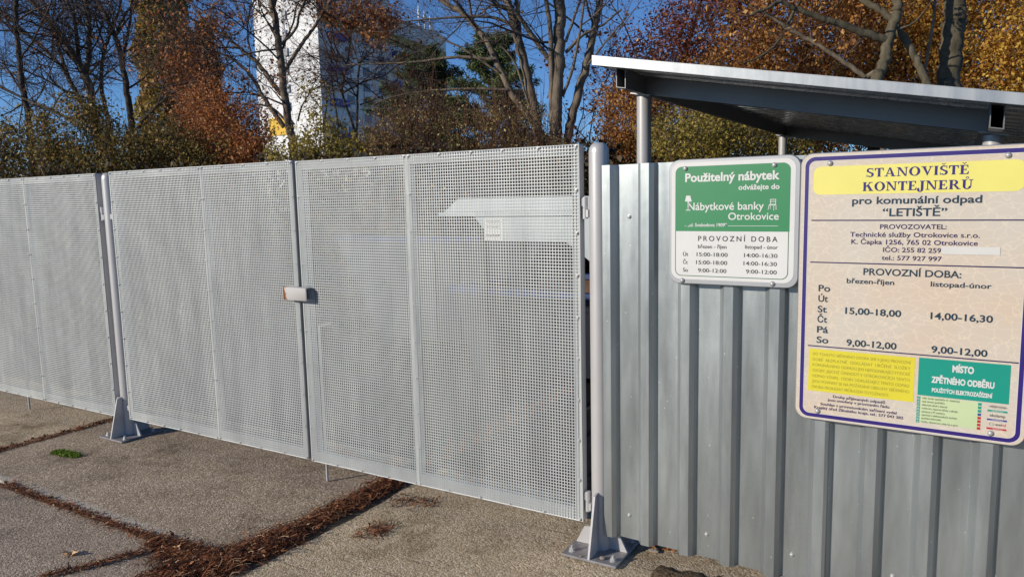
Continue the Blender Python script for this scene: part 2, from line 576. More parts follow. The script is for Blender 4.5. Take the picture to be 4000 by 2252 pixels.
def perforated(name, x0, x1, z0, z1, mat, parent, origin, y=0.0):
    nx, nz = int(round((x1 - x0 - 0.002) / PITCH - 0.3)), int(round((z1 - z0 - 0.002) / PITCH - 0.3))
    nx, nz = int((x1 - x0) / PITCH), int((z1 - z0) / PITCH)
    mx, mz = ((x1 - x0) - nx * PITCH) / 2, ((z1 - z0) - nz * PITCH) / 2
    gx = x0 + mx + np.arange(nx + 1) * PITCH
    gz = z0 + mz + np.arange(nz + 1) * PITCH
    gx[0], gx[-1], gz[0], gz[-1] = x0, x1, z0, z1
    cxs = x0 + mx + (np.arange(nx) + .5) * PITCH
    czs = z0 + mz + (np.arange(nz) + .5) * PITCH
    GX, GZ = np.meshgrid(gx, gz, indexing='ij')
    # very slight waviness of the thin sheet
    def wave(X, Z):
        return 0.0014 * np.sin(X * 6.1 + 1.3) * np.sin(Z * 5.2 + X * 1.7) + 0.0006 * np.sin(X * 17 + Z * 9) * np.sin(Z * 13 - X * 4)
    outer = np.stack([GX, y + wave(GX, GZ), GZ], -1).reshape(-1, 3)
    CX, CZ = np.meshgrid(cxs, czs, indexing='ij')
    h = HOLE / 2
    inn = []
    for dx, dz in ((-h, -h), (h, -h), (h, h), (-h, h)):
        inn.append(np.stack([CX + dx, y + wave(CX, CZ), CZ + dz], -1))
    inn = np.stack(inn, 2).reshape(-1, 3)
    no, ni = len(outer), len(inn)
    back = np.array([0, TH, 0])
    V = np.vstack([outer, inn, outer + back, inn + back])
    I, J = np.meshgrid(np.arange(nx), np.arange(nz), indexing='ij')
    I, J = I.ravel(), J.ravel()
    oc = np.stack([I * (nz + 1) + J, (I + 1) * (nz + 1) + J, (I + 1) * (nz + 1) + J + 1, I * (nz + 1) + J + 1], 1)
    ic = no + (I * nz + J)[:, None] * 4 + np.arange(4)[None]
    F = []
    off = no + ni
    for k in range(4):
        k2 = (k + 1) % 4
        F.append(np.stack([oc[:, k], oc[:, k2], ic[:, k2], ic[:, k]], 1))
        F.append(np.stack([oc[:, k2], oc[:, k], ic[:, k], ic[:, k2]], 1) + off)
        F.append(np.stack([ic[:, k], ic[:, k2], ic[:, k2] + off, ic[:, k] + off], 1))
    # outer rim
    for a, b in ((0, 'x'), (nx, 'x')):
        j = np.arange(nz)
        p = a * (nz + 1) + j
        F.append(np.stack([p, p + 1, p + 1 + off, p + off], 1))
    for b in (0, nz):
        i = np.arange(nx)
        p = i * (nz + 1) + b
        F.append(np.stack([p, p + nz + 1, p + nz + 1 + off, p + off], 1))
    o = mesh_object(name, V, np.vstack(F), mat, parent, origin)
    return o, cxs, czs


def lathe(prof, sides=12):
    """profile [(r, h)] spun round -y; returns verts, faces"""
    vs, fs = [], []
    for r, hgt in prof:
        for k in range(sides):
            a = 2 * math.pi * k / sides
            vs.append((r * math.cos(a), -hgt, r * math.sin(a)))
    for i in range(len(prof) - 1):
        for k in range(sides):
            k2 = (k + 1) % sides
            fs.append((i * sides + k, i * sides + k2, (i + 1) * sides + k2, (i + 1) * sides + k))
    fs.append(tuple(range((len(prof) - 1) * sides, len(prof) * sides)))
    return vs, fs


SCREW_V, SCREW_F = lathe([(0.0085, 0.0), (0.0085, 0.0012), (0.0068, 0.0015), (0.0058, 0.0042), (0.0035, 0.0058)], 10)
screw_mesh = None
rivet_mesh = None


def screw(name, parent, loc, scale=1.0, mat=None):
    global screw_mesh
    if screw_mesh is None:
        o = mesh_object(name, SCREW_V, SCREW_F, M['screw'], None)
        auto_smooth(o, 40)
        screw_mesh = o.data
        bpy.data.objects.remove(o)
        screw_mesh.name = 'screw'
    o = bpy.data.objects.new(name, screw_mesh)
    COL.objects.link(o)
    o.parent = parent
    o.location = loc
    o.scale = (scale,) * 3
    return o


def gate_leaf(label, xl, xs, xr, dz, hinge_side, rod_x=None, latch=False, y=0.0):
    """leaf from xl to xr with a sheet joint at xs"""
    org = (xl, y, ZB + dz)
    H = 1.775
    root = thing('gate_leaf', label, 'gate', org, 'perforated metal gate leaves')
    L = lambda *p: (p[0] - org[0], p[1], p[2])
    z0, z1 = ZB + dz, ZB + dz + H
    yf = TH + 0.0012 + 0.0021
    fr = MB()
    d = 0.046
    fr.bbox(xl, xl + .044, yf, yf + d, z0, z1, .003)
    fr.bbox(xr - .044, xr, yf, yf + d, z0, z1, .003)
    fr.bbox(xl + .0445, xr - .0445, yf, yf + d - .001, z1 - .05, z1 - .001, .003)
    fr.bbox(xl + .0445, xr - .0445, yf, yf + d - .001, z0 + .001, z0 + .058, .003)
    fr.build('frame', M['frame'], root, org)
    up = MB()
    up.bbox(xs - .02, xs + .02, yf, yf + .04, z0 + .0585, z1 - .0505, .003)
    up.build('middle_upright', M['frame'], root, org)
    for a, b in ((xl, xs - .0008), (xs + .0008, xr)):
        sh, cxs, czs = perforated('perforated_sheet', a, b, z0, z1, M['perf'], root, org)
        nz = len(czs)
        spots = set()
        for j in range(0, nz, 13):
            spots.add((0, j))
            spots.add((len(cxs) - 1, j))
        nseg = max(1, round((len(cxs) - 1) / 13))
        for k in range(nseg + 1):
            i = round(k * (len(cxs) - 1) / nseg)
            spots.add((i, 0))
            spots.add((i, nz - 1))
        for i, j in sorted(spots):
            screw('screw', sh, (cxs[i] - org[0], -0.0018, czs[j] - org[2]), .85)
    # hinges: two knuckles and two weld plates each
    for hz in (z0 + 1.395 + .045, z0 + .005 + .045):
        s = 1 if hinge_side == 'right' else -1
        xe = xr if s == 1 else xl
        hb = MB()
        xc = xe + s * .017
        hb.tube([(xc, .022, hz + .051), (xc, .022, hz + .098)], .0125, 12)
        hb.bbox(min(xe + s * .0005, xe + s * .012), max(xe + s * .0005, xe + s * .012), .010, .034, hz + .056, hz + .094, .002)
        auto_smooth(hb.build('hinge', M['post'], root, org))
    if rod_x is not None:
        rb = MB()
        rb.tube([(rod_x, yf + d + .010, 0.004), (rod_x, yf + d + .010, .95)], .0075, 10)
        rb.tube([(rod_x, yf + d + .010, .95), (rod_x - .005, yf + d + .03, .955), (rod_x - .005, yf + d + .10, .955)], .0075, 10)
        auto_smooth(rb.build('drop_rod', M['gusset'], root, org))
    return root


WR, WL, GM, VL, VR, GP, W0 = 0.9899, 0.8062, 0.0289, 0.8147, 0.9903, 0.1675, 0.9854
XA = -WR - WL                          # left edge of the right-hand leaf
XB = XA - GM                           # right edge of its partner
XC = XB - VL - VR
XD = XC - GP                           # right edge of the far left leaf
lf1 = gate_leaf('large perforated gate leaf beside the corrugated wall, hinged on the post at its right', XA, -WR, 0.0, 0.0, 'right', rod_x=-1.737)
lf2 = gate_leaf('perforated gate leaf carrying the rusty lock box, in the middle of the fence', XC, XB - VL, XB, 0.0054, 'left')
lf3 = gate_leaf('perforated gate leaf cut off by the left edge, left of the thin bracketed post', XD - W0 - .81, XD - W0, XD, 0.0014, 'right', rod_x=XD - W0 - .81 + .06 + .37)
# rubber strip closing the slot between the leaves
rs = MB()
rs.box(XA - .010, XA - .0005, .012, .044, ZB + .003, ZB + 1.77)
rs.build('rubber_strip', M['rubber'], lf1, (XA, 0, ZB))
# lock box: hollow folded housing
lo = (-1.80, -0.03, 1.155)
lk = MB()
x0, x1, y0, y1, z0, z1 = -1.897, -1.707, -.057, -.0035, 1.118, 1.196
lk.bbox(x0, x1, y0, y0 + .010, z0, z1, .0035)
lk.bbox(x0 + .002, x1 - .002, y0 + .008, y1, z1 - .008, z1 - .0012, .003)
lk.bbox(x0 + .002, x1 - .002, y0 + .008, y1, z0 + .0012, z0 + .008, .003)
lk.bbox(x0 + .0012, x0 + .008, y0 + .0085, y1, z0 + .0085, z1 - .0085, .003)
o = lk.build('lock_box', M['latch'], lf2, lo)
o.location = (lo[0] - XC, lo[1], lo[2] - ZB - .0054)
auto_smooth(o, 50)


def gate_post(label, x, y, dirt=0.0):
    org = (x, y, 0.0)
    root = thing('gate_post', label, 'post', org, 'steel posts with bolted base plates')
    r = 0.0455
    prof = [(r, .012), (r, 1.872)]
    for a in np.linspace(0.15, 1.5, 8):
        prof.append((r - .030 + .030 * math.cos(a), 1.874 + .044 * math.sin(a)))
    vs, fs = [], []
    S = 28
    for rr, zz in prof:
        for k in range(S):
            a = 2 * math.pi * k / S
            vs.append((x + rr * math.cos(a), y + rr * math.sin(a), zz))
    for i in range(len(prof) - 1):
        for k in range(S):
            k2 = (k + 1) % S
            fs.append((i * S + k, i * S + k2, (i + 1) * S + k2, (i + 1) * S + k))
    fs.append(tuple(range((len(prof) - 1) * S, len(prof) * S)))
    auto_smooth(mesh_object('shaft', vs, fs, M['post'], root, org), 50)
    b = MB()
    b.bbox(x - .142, x + .138, y - .153, y + .15, 0.002, .014, .003)
    b.build('base_plate', M['plate'], root, org)
    for sg in (-1, 1):                                           # tall webs front and back
        w = MB()
        yy = [y + sg * (r - .006), y + sg * .080, y + sg * .152, y + sg * (r - .006)]
        zz = [.302, .293, .0145, .0145]
        w.poly_prism(list(zip(yy, zz)), 'x', x - .005, x + .005)
        w.build('tall_gusset', M['gusset'], root, org)
    for sg in (-1, 1):                                           # low webs left and right
        w = MB()
        xx = [x + sg * (r - .006), x + sg * .088, x + sg * .132, x + sg * (r - .006)]
        zz = [.106, .100, .0145, .0145]
        w.poly_prism(list(zip(xx, zz)), 'y', y - .005, y + .005)
        w.build('low_gusset', M['post'], root, org)
    for sx in (-1, 1):
        for sy in (-1, 1):
            bx, by = x + sx * .105, y + sy * .108
            n = MB()
            n.tube([(bx, by, .0145), (bx, by, .0175)], .0165, 16)
            hx = [(bx + .0125 * math.cos(a), by + .0125 * math.sin(a)) for a in np.linspace(.3, .3 + 2 * math.pi, 7)[:6]]
            n.poly_prism(hx, 'z', .0176, .030)
            n.tube([(bx, by, .0301), (bx, by, .042)], .0065, 10)
            n.build('anchor_bolt', M['bolt'], root, org)
    return root


PX2, PY2 = 0.075, 0.047
PX1, PY1 = -3.716, 0.047
p2 = gate_post('stout round post between the right gate leaf and the corrugated wall', PX2, PY2)
p1 = gate_post('round post farther off between the middle and left gate leaves', PX1, PY1)


def hinge_pin(root, org, xe, s, hz, xpost):
    hb = MB()
    xc = xe + s * .017
    hb.tube([(xc, .022, hz), (xc, .022, hz + .0495)], .0125, 12)
    hb.bbox(min(xc + s * .006, xpost - s * .038), max(xc + s * .006, xpost - s * .038), .012, .036, hz + .006, hz + .042, .002)
    auto_smooth(hb.build('hinge_pin', M['post'], root, org))


for hz in (ZB + 1.395 + .045, ZB + .05):
    hinge_pin(p2, (PX2, PY2, 0), 0.0, 1, hz, PX2)
    hinge_pin(p1, (PX1, PY1, 0), XD, 1, hz + .0014, PX1)
    hinge_pin(p1, (PX1, PY1, 0), XC, -1, hz + .0054, PX1)

# ------------------------------------------------------------------ corrugated wall
TW = math.radians(-2)
WDIR = V3(math.cos(TW), math.sin(TW), 0)
WN = V3(-WDIR[1], WDIR[0], 0)
WO = V3(.1, -.005, 0)
WM = Matrix(((WDIR[0], WN[0], 0, WO[0]), (WDIR[1], WN[1], 0, WO[1]), (0, 0, 1, 0), (0, 0, 0, 1)))


def trapez(s0, k0, k1, depth, tail=True):
    pr = []
    if tail:
        pr += [(s0 + .183 * k0 - .0135, 0.012)]
    for k in range(k0, k1):
        b = s0 + .183 * k
        pr += [(b, 0.0), (b + .0015, 0.0), (b + .0375, 0.0), (b + .039, 0.0004), (b + .0555, depth * .42), (b + .0645, depth - .0004), (b + .066, depth), (b + .157, depth), (b + .158, depth - .0004)]
    return pr


def sheet_mesh(pr, z0f, z1f, th):
    n = len(pr)
    vs = []
    for dy in (0.0, th):
        for s, d in pr:
            vs.append((s, d + dy, z0f(s)))
            vs.append((s, d + dy, z1f(s)))
    fs = []
    for l in range(2):
        o = l * 2 * n
        for i in range(n - 1):
            fs.append((o + 2 * i, o + 2 * i + 2, o + 2 * i + 3, o + 2 * i + 1))
    for i in range(n - 1):
        fs.append((2 * i, 2 * i + 2, 2 * n + 2 * i + 2, 2 * n + 2 * i))
        fs.append((2 * i + 1, 2 * i + 3, 2 * n + 2 * i + 3, 2 * n + 2 * i + 1))
    fs.append((0, 1, 2 * n + 1, 2 * n))
    fs.append((2 * n - 2, 2 * n - 1, 4 * n - 1, 4 * n - 2))
    return vs, fs


wall = thing('corrugated_wall', 'grey corrugated galvanised wall carrying the two notice signs', 'wall', matrix=WM)
zb = lambda s: 0.0985
zt = lambda s: 1.815 + .006 * s
vs, fs = sheet_mesh(trapez(.0125, 0, 6, .035, False) + [(.0125 + .183 * 6 - .001, .0005), (.0125 + .183 * 6 + .03, .0006)], zb, zt, .0009)
mesh_object('corrugated_sheet', vs, fs, M['wall'], wall)
vs, fs = sheet_mesh([(.0125 + .183 * 5 + .05, .0065 - .0016)] + [(s, d - .0018) for s, d in trapez(.0125, 5, 16, .035, False)][3:], zb, lambda s: zt(s) - .004, .0009)
mesh_object('corrugated_sheet', vs, fs, M['wall'], wall)
for zz in (.21, 1.59):
    rl = MB()
    rl.bbox(-.02, 2.9, .0375, .0875, zz - .03, zz + .03, .003)
    rl.build('rail', M['frame'], wall)
for s, z in ((.128, 1.588), (.125, .211), (.490, .205), (.847, .202), (1.2175, .21), (1.585, .205), (.49, 1.588), (.856, 1.588), (1.22, 1.588)):
    screw('screw', wall, (s, .0345 if s < .95 else .0327, z), 1.15)
for s in (1.9,):
    ps = MB()
    ps.tube([(s, .135, 0.0), (s, .135, 1.80)], .0455, 20)
    auto_smooth(ps.build('support_post', M['post'], wall))

# ------------------------------------------------------------------ notice signs
def flat_mat(name, col, rough=0.45):
    return mat_plain(name, tuple(c * .84 for c in col), rough, 0.0, 0.05, 4.0)


S_GREEN = flat_mat('sign_green', (0.022, 0.235, 0.085))
S_DKGREEN = flat_mat('sign_dark_green', (0.02, 0.14, 0.06))
S_WHITE = flat_mat('sign_white', (0.70, 0.70, 0.68))
S_GREY = mat_plain('sign_grey_edge', (0.36, 0.37, 0.38), 0.4, 0.3, 0.06, 5.0)
S_BLACK = flat_mat('lettering_black', (0.015, 0.015, 0.017))
S_DGREY = flat_mat('lettering_grey', (0.05, 0.05, 0.05))
S_INDIGO = flat_mat('sign_indigo', (0.024, 0.008, 0.17))
S_NAVY = flat_mat('lettering_navy', (0.018, 0.008, 0.085))
S_PETROL = flat_mat('lettering_petrol', (0.005, 0.035, 0.065))
S_YELLOW = flat_mat('sign_pale_yellow', (0.82, 0.75, 0.19))
S_YELLOW2 = flat_mat('sign_yellow', (0.72, 0.63, 0.035))
S_OLIVE = flat_mat('lettering_olive', (0.28, 0.245, 0.03))
S_TEAL = flat_mat('sign_teal', (0.0, 0.30, 0.22))
S_PALEG = flat_mat('sign_pale_green', (0.55, 0.66, 0.38))
S_RED = flat_mat('sign_red', (0.52, 0.02, 0.035))
S_BLUE = flat_mat('sign_blue', (0.05, 0.06, 0.30))
S_STICK = flat_mat('sticker_white', (0.66, 0.65, 0.62))


def mat_crackle():
    mt, nt, bs = new_mat('beige_crackle_print')
    co = coords(nt)
    nz = N(nt, 'ShaderNodeTexNoise', Scale=14.0, Detail=3.0)
    nt.links.new(co, nz.inputs['Vector'])
    sc = N(nt, 'ShaderNodeVectorMath', operation='SCALE')
    sc.inputs['Scale'].default_value = 0.06
    nt.links.new(nz.outputs['Color'], sc.inputs[0])
    ad = N(nt, 'ShaderNodeVectorMath', operation='ADD')
    nt.links.new(co, ad.inputs[0])
    nt.links.new(sc.outputs[0], ad.inputs[1])
    mp = N(nt, 'ShaderNodeMapping')
    mp.inputs['Scale'].default_value = (0.62, 1, 1.1)
    nt.links.new(ad.outputs[0], mp.inputs['Vector'])
    vo = N(nt, 'ShaderNodeTexVoronoi', Scale=34.0)
    vo.feature = 'DISTANCE_TO_EDGE'
    nt.links.new(mp.outputs[0], vo.inputs['Vector'])
    ln = ramp(nt, vo.outputs['Distance'], [(0.0, (1, 1, 1)), (0.02, (1, 1, 1)), (0.05, (0, 0, 0))])
    big = N(nt, 'ShaderNodeTexNoise', Scale=3.2, Detail=3.0)
    nt.links.new(co, big.inputs['Vector'])
    base = ramp(nt, big.outputs['Fac'], [(0.35, (0.54, 0.445, 0.35)), (0.6, (0.52, 0.475, 0.405))])
    fm = N(nt, 'ShaderNodeMath', operation='MULTIPLY')
    nt.links.new(ln.outputs['Color'], fm.inputs[0])
    fm.inputs[1].default_value = 0.26
    c = mix(nt, fm.outputs[0], base.outputs['Color'], (0.78, 0.66, 0.50))
    nt.links.new(c, bs.inputs['Base Color'])
    bs.inputs['Roughness'].default_value = 0.42
    return mt


S_CRACK = mat_crackle()


def rrect(u0, v0, u1, v1, r, n=7):
    pts = []
    rs = r if isinstance(r, (tuple, list)) else (r,) * 4           # bl, br, tr, tl
    for (cx, cy, a0), q in zip(((u0, v0, 180), (u1, v0, 270), (u1, v1, 0), (u0, v1, 90)), rs):
        sx, sy = (1 if cx == u0 else -1), (1 if cy == v0 else -1)
        if q <= 1e-6:
            pts.append((cx, cy))
            continue
        for k in range(n + 1):
            a = math.radians(a0 + 90 * k / n)
            pts.append((cx + sx * q + q * math.cos(a), cy + sy * q + q * math.sin(a)))
    return pts


class Flat(MB):
    """printed shapes on a sign: local x = u, z = v, y = -w"""

    def shape(self, pts, w):
        return self.add([(p[0], -w, p[1]) for p in pts], [tuple(range(len(pts)))])

    def ring(self, a, b, w):
        n = len(a)
        return self.add([(p[0], -w, p[1]) for p in a] + [(p[0], -w, p[1]) for p in b], [(i, (i + 1) % n, n + (i + 1) % n, n + i) for i in range(n)])


_tcache = {}


def text_geo(s, bold, spacing):
    key = (s, bold, spacing)
    if key in _tcache:
        return _tcache[key]
    cu = bpy.data.curves.new('text', 'FONT')
    cu.body = s
    cu.offset = bold
    cu.space_character = spacing
    cu.resolution_u = 4
    ob = bpy.data.objects.new('text', cu)
    COL.objects.link(ob)
    dg = bpy.context.evaluated_depsgraph_get()
    dg.update()
    me = bpy.data.meshes.new_from_object(ob.evaluated_get(dg))
    V = np.array([v.co[:] for v in me.vertices])
    F = [tuple(p.vertices) for p in me.polygons]
    bpy.data.objects.remove(ob)
    bpy.data.meshes.remove(me)
    bpy.data.curves.remove(cu)
    V[:, 0] -= V[:, 0].min()
    _tcache[key] = (V, F, V[:, 0].max())
    return _tcache[key]


def put_text(fl, s, u, v, wid, hgt, w, bold=0.0, spacing=1.0, capref=0.70, slant=0.0, rise=0.0):
    V, F, W = text_geo(s, bold, spacing)
    sx, sy = wid / W, hgt / capref
    fl.add([(u + p[0] * sx + slant * p[1] * sy, -w, v + p[1] * sy + rise * (p[0] / W)) for p in V], F)


# --- hand-drawn serif capitals for the heading (unit cap height)
def serif_glyph(ch):
    """returns list of polygons and advance"""
    P = []
    R = lambda x0, y0, x1, y1: P.append([(x0, y0), (x1, y0), (x1, y1), (x0, y1)])
    S, T, F = .22, .09, .09

    def foot(x, y0=0.0):
        P.append([(x - F, y0), (x + S + F, y0), (x + S + .01, y0 + .085), (x - .01, y0 + .085)])

    def head(x):
        P.append([(x - F, 1), (x - .01, .915), (x + S + .01, .915), (x + S + F, 1)])

    def arc(cx, cy, rx, ry, tx, ty, a0, a1, n=16):
        for i in range(n):
            b0, b1 = math.radians(a0 + (a1 - a0) * i / n), math.radians(a0 + (a1 - a0) * (i + 1) / n)
            P.append([(cx + rx * math.cos(b0), cy + ry * math.sin(b0)), (cx + rx * math.cos(b1), cy + ry * math.sin(b1)), (cx + (rx - tx) * math.cos(b1), cy + (ry - ty) * math.sin(b1)), (cx + (rx - tx) * math.cos(b0), cy + (ry - ty) * math.sin(b0))])
    caron = ch in 'ŠĚ'
    ring = ch == 'Ů'
    b = {'Š': 'S', 'Ě': 'E', 'Ů': 'U'}.get(ch, ch)
    if b == 'S':
        arc(.31, .73, .29, .29, .19, .10, 40, 225, 16)
        arc(.35, .28, .31, .30, .20, .10, 215, 410, 16)
        P.append([(.05, .60), (.24, .66), (.62, .42), (.56, .26)])
        P.append([(.52, 1.0), (.59, 1.0), (.59, .70), (.55, .70)])
        P.append([(.03, .30), (.07, .30), (.10, 0), (.03, 0)])
        w = .66
    elif b == 'T':
        R(.28, 0.0, .50, 1.0)
        foot(.28)
        R(0, .90, .78, 1.0)
        P.append([(0, 1), (0, .66), (.04, .66), (.12, .90)])
        P.append([(.78, 1), (.78, .66), (.74, .66), (.66, .90)])
        w = .78
    elif b == 'A':
        P.append([(.40, 1), (.54, 1), (.90, 0), (.66, 0)])
        P.append([(.40, 1), (.46, .86), (.19, 0), (.11, 0)])
        R(.22, .28, .70, .37)
        R(0, 0, .32, .08)
        R(.56, 0, .98, .08)
        w = .98
    elif b == 'N':
        R(.12, 0, .20, 1)
        P.append([(.05, 1), (.30, 1), (.86, 0), (.70, 0)])
        R(.76, 0.1, .85, 1)
        R(0, 0, .33, .08)
        R(0, .92, .2, 1)
        R(.64, .92, .97, 1)
        w = .97
    elif b == 'O':
        arc(.47, .5, .47, .52, .23, .09, 0, 360, 32)
        w = .94
    elif b == 'V':
        P.append([(.08, 1), (.32, 1), (.58, .2), (.50, 0)])
        P.append([(.76, 1), (.84, 1), (.54, 0), (.44, 0)])
        R(0, .92, .42, 1)
        R(.64, .92, .96, 1)
        w = .94
    elif b == 'I':
        R(.10, 0, .32, 1)
        foot(.10)
        head(.10)
        w = .42
    elif b == 'E':
        R(.10, 0, .32, 1)
        R(0, 0, .70, .085)
        R(0, .915, .66, 1)
        R(.32, .46, .52, .55)
        P.append([(.70, 0), (.74, .32), (.70, .32), (.58, .085)])
        P.append([(.66, 1), (.68, .70), (.64, .70), (.56, .915)])
        R(.49, .36, .53, .65)
        w = .76
    elif b == 'K':
        R(.10, 0, .32, 1)
        foot(.10)
        head(.10)
        P.append([(.32, .42), (.32, .56), (.66, .95), (.76, .95)])
        P.append([(.40, .56), (.58, .70), (.92, .06), (.66, .06)])
        R(.56, .92, .90, 1)
        R(.56, 0, 1.0, .08)
        w = 1.0
    elif b == 'J':
        R(.26, .1, .48, 1)
        R(.16, .92, .58, 1)
        arc(.20, .12, .28, .34, .22, .09, 180, 360, 10)
        P.append([(-.08, .12), (.06, .26), (.14, .12), (.0, .06)])
        w = .58
    elif b == 'R':
        R(.10, 0, .32, 1)
        foot(.10)
        R(0, .92, .45, 1)
        arc(.42, .73, .33, .27, .20, .085, -90, 90, 14)
        R(.30, .46, .45, .54)
        P.append([(.36, .50), (.58, .48), (.90, .04), (.68, .04)])
        R(.66, 0, .98, .07)
        w = .96
    elif b == 'U':
        R(.10, .3, .32, 1)
        R(0, .92, .42, 1)
        R(.70, .3, .78, 1)
        R(.58, .92, .90, 1)
        arc(.44, .32, .34, .34, .20, .10, 180, 360, 16)
        w = .90
    else:
        w = .3
    if caron:
        c = w / 2 - .02
        P.append([(c - .2, 1.28), (c - .11, 1.28), (c, 1.17), (c, 1.08)])
        P.append([(c + .2, 1.28), (c + .11, 1.28), (c, 1.17), (c, 1.08)])
    if ring:
        arc(.44, 1.20, .13, .13, .055, .055, 0, 360, 20)
    return P, w


def put_serif(fl, s, u, v, wid, hgt, w):
    gl = [serif_glyph(c) for c in s]
    gap = .075
    tot = sum(q[1] for q in gl) + gap * (len(gl) - 1)
    sx = wid / tot
    x = 0.0
    n = 0
    for P, adv in gl:
        for k, poly in enumerate(P):
            fl.shape([(u + (x + p[0]) * sx, v + p[1] * hgt) for p in poly], w + .00002 * (k % 9) + .0000011 * n)
            n += 1
        x += adv + gap


def sign_matrix(u0, v0, off):
    o = WO + WDIR * u0 - WN * off
    return Matrix(((WDIR[0], WN[0], 0, o[0]), (WDIR[1], WN[1], 0, o[1]), (0, 0, 1, v0), (0, 0, 0, 1)))


def plate(parent, W, H, r, rim, depth):
    """pressed sign plate: face, turned-back edge"""
    b = MB()
    a = rrect(0, 0, W, H, r, 10)
    a2 = rrect(.003, .003, W - .003, H - .003, r - .003, 10)
    n = len(a)
    vs = [(p[0], 0.004, p[1]) for p in a] + [(p[0], 0, p[1]) for p in a2] + [(p[0], depth, p[1]) for p in a] + [(p[0], depth, p[1]) for p in rrect(.012, .012, W - .012, H - .012, r - .012, 10)]
    fs = [tuple(range(n, 2 * n))]
    for i in range(n):
        j = (i + 1) % n
        fs += [(i, j, n + j, n + i), (i, 2 * n + i, 2 * n + j, j), (2 * n + i, 3 * n + i, 3 * n + j, 2 * n + j)]
    b.add(vs, fs)
    return auto_smooth(b.build('plate', S_GREY, parent), 40)


RIV_V, RIV_F = lathe([(0.0105, 0.0), (0.0100, 0.002), (0.0078, 0.0055), (0.0045, 0.0078), (0.001, 0.0086)], 14)


def rivet(parent, u, v, w=0.002):
    global rivet_mesh
    if rivet_mesh is None:
        o = mesh_object('rivet', RIV_V, RIV_F, M['screw'], None)
        auto_smooth(o, 80)
        rivet_mesh = o.data
        bpy.data.objects.remove(o)
    o = bpy.data.objects.new('rivet', rivet_mesh)
    COL.objects.link(o)
    o.parent = parent
    o.location = (u, -w, v)


# --- green and white sign
gs = thing('notice_sign', 'green and white furniture bank sign with lamp and chair pictograms', 'sign', matrix=sign_matrix(.334, 1.310, .026))
plate(gs, .522, .5125, .045, .01, .022)
f = Flat().shape(rrect(.0118, .0195, .5045, .4995, .038, 9), .0006)
f.build('white_panel', S_WHITE, gs)
f = Flat().shape(rrect(.0295, .2195, .4860, .4820, (0, 0, .026, .026), 9), .0011)
f.build('green_panel', S_GREEN, gs)
f = Flat().ring(rrect(.0282, .0330, .4845, .4832, .027, 9), rrect(.0310, .0360, .4815, .4806, .0245, 9), .0009)
f.build('border_line', S_DKGREEN, gs)
TB = .045
f = Flat()
put_text(f, 'Použitelný nábytek', .0702, .4215, .3757, .0336, .0017, .028)
put_text(f, 'odvážejte do', .2886, .3841, .1574, .0200, .0017, .022)
put_text(f, 'Nábytkové banky', .0823, .3058, .3062, .0305, .0017, .010)
put_text(f, 'Otrokovice', .2494, .2660, .1960, .0283, .0017, .010)
put_text(f, '„ul. Svobodova 1909”', .0828, .2386, .1614, .0135, .0017, .018)
f.shape([(.0692, .2398), (.0760, .2398), (.0760, .2416), (.0692, .2416)], .0017)
f.shape([(.2497, .2408), (.4431, .2408), (.4431, .2424), (.2497, .2424)], .0017)
f.build('white_lettering', S_WHITE, gs)
f = Flat()
f.shape([(.0694, .3412), (.0987, .3412), (.0918, .3650), (.0751, .3650)], .0017)
f.shape([(.0812, .3075), (.0866, .3075), (.0866, .3412), (.0812, .3412)], .0017)
f.shape([(.0733, .3040), (.0940, .3040), (.0905, .3075), (.0760, .3075)], .0017)
f.shape([(.0915, .3412), (.0925, .3412), (.0935, .3330), (.0925, .3330)], .0017)
f.build('lamp_pictogram', S_WHITE, gs)
f = Flat()
def stroke(fl, a, b, t, w):
    a, b = np.array(a), np.array(b)
    d = (b - a) / np.linalg.norm(b - a)
    n = np.array([-d[1], d[0]]) * t / 2
    fl.shape([tuple(a - n), tuple(b - n), tuple(b + n), tuple(a + n)], w)
k = 0
for a, b, t in (((.4125, .3440), (.4335, .3440), .0024), ((.4125, .3360), (.4335, .3360), .0024), ((.4125, .3452), (.4135, .3250), .0024), ((.4332, .3452), (.4325, .3250), .0024),
                ((.4080, .3222), (.4345, .3222), .0026), ((.4130, .3255), (.4340, .3255), .0022), ((.4080, .3235), (.4130, .3262), .0022), ((.4082, .3222), (.4047, .3043), .0022),
                ((.4340, .3240), (.4350, .3040), .0022), ((.4130, .3222), (.4125, .3070), .0020), ((.4262, .3222), (.4262, .3010), .0022)):
    k += 1
    stroke(f, a, b, t, .0017 + .00002 * k)
f.build('chair_pictogram', S_WHITE, gs)
f = Flat()
put_text(f, 'PROVOZNÍ DOBA', .1269, .1798, .3155, .0209, .0017, .006, 1.45)
f.build('heading_lettering', S_BLACK, gs)
f = Flat()
for s, u, v, w_, h_ in (('březen - říjen', .1263, .1499, .1178, .0149), ('listopad - únor', .3182, .1515, .1256, .0148), ('Út', .0627, .1164, .0219, .0160), ('15:00-18:00', .1208, .1169, .1281, .0158),
                        ('14:00-16:30', .3146, .1176, .1287, .0156), ('Čt', .063, .0832, .0196, .0159), ('15:00-18:00', .1188, .0841, .1288, .0159), ('14:00-16:30', .313, .0854, .1290, .0156),
                        ('So', .0632, .0508, .0210, .0160), ('9:00-12:00', .1268, .0513, .1178, .0158), ('9:00-12:00', .3232, .0532, .1187, .0156)):
    put_text(f, s, u, v, w_, h_, .0017, .008)
f.build('hours_lettering', S_DGREY, gs)
for u, v in ((.0707, .4754), (.4251, .4754), (.0602, .0137), (.4266, .0153)):
    rivet(gs, u, v, .0012)

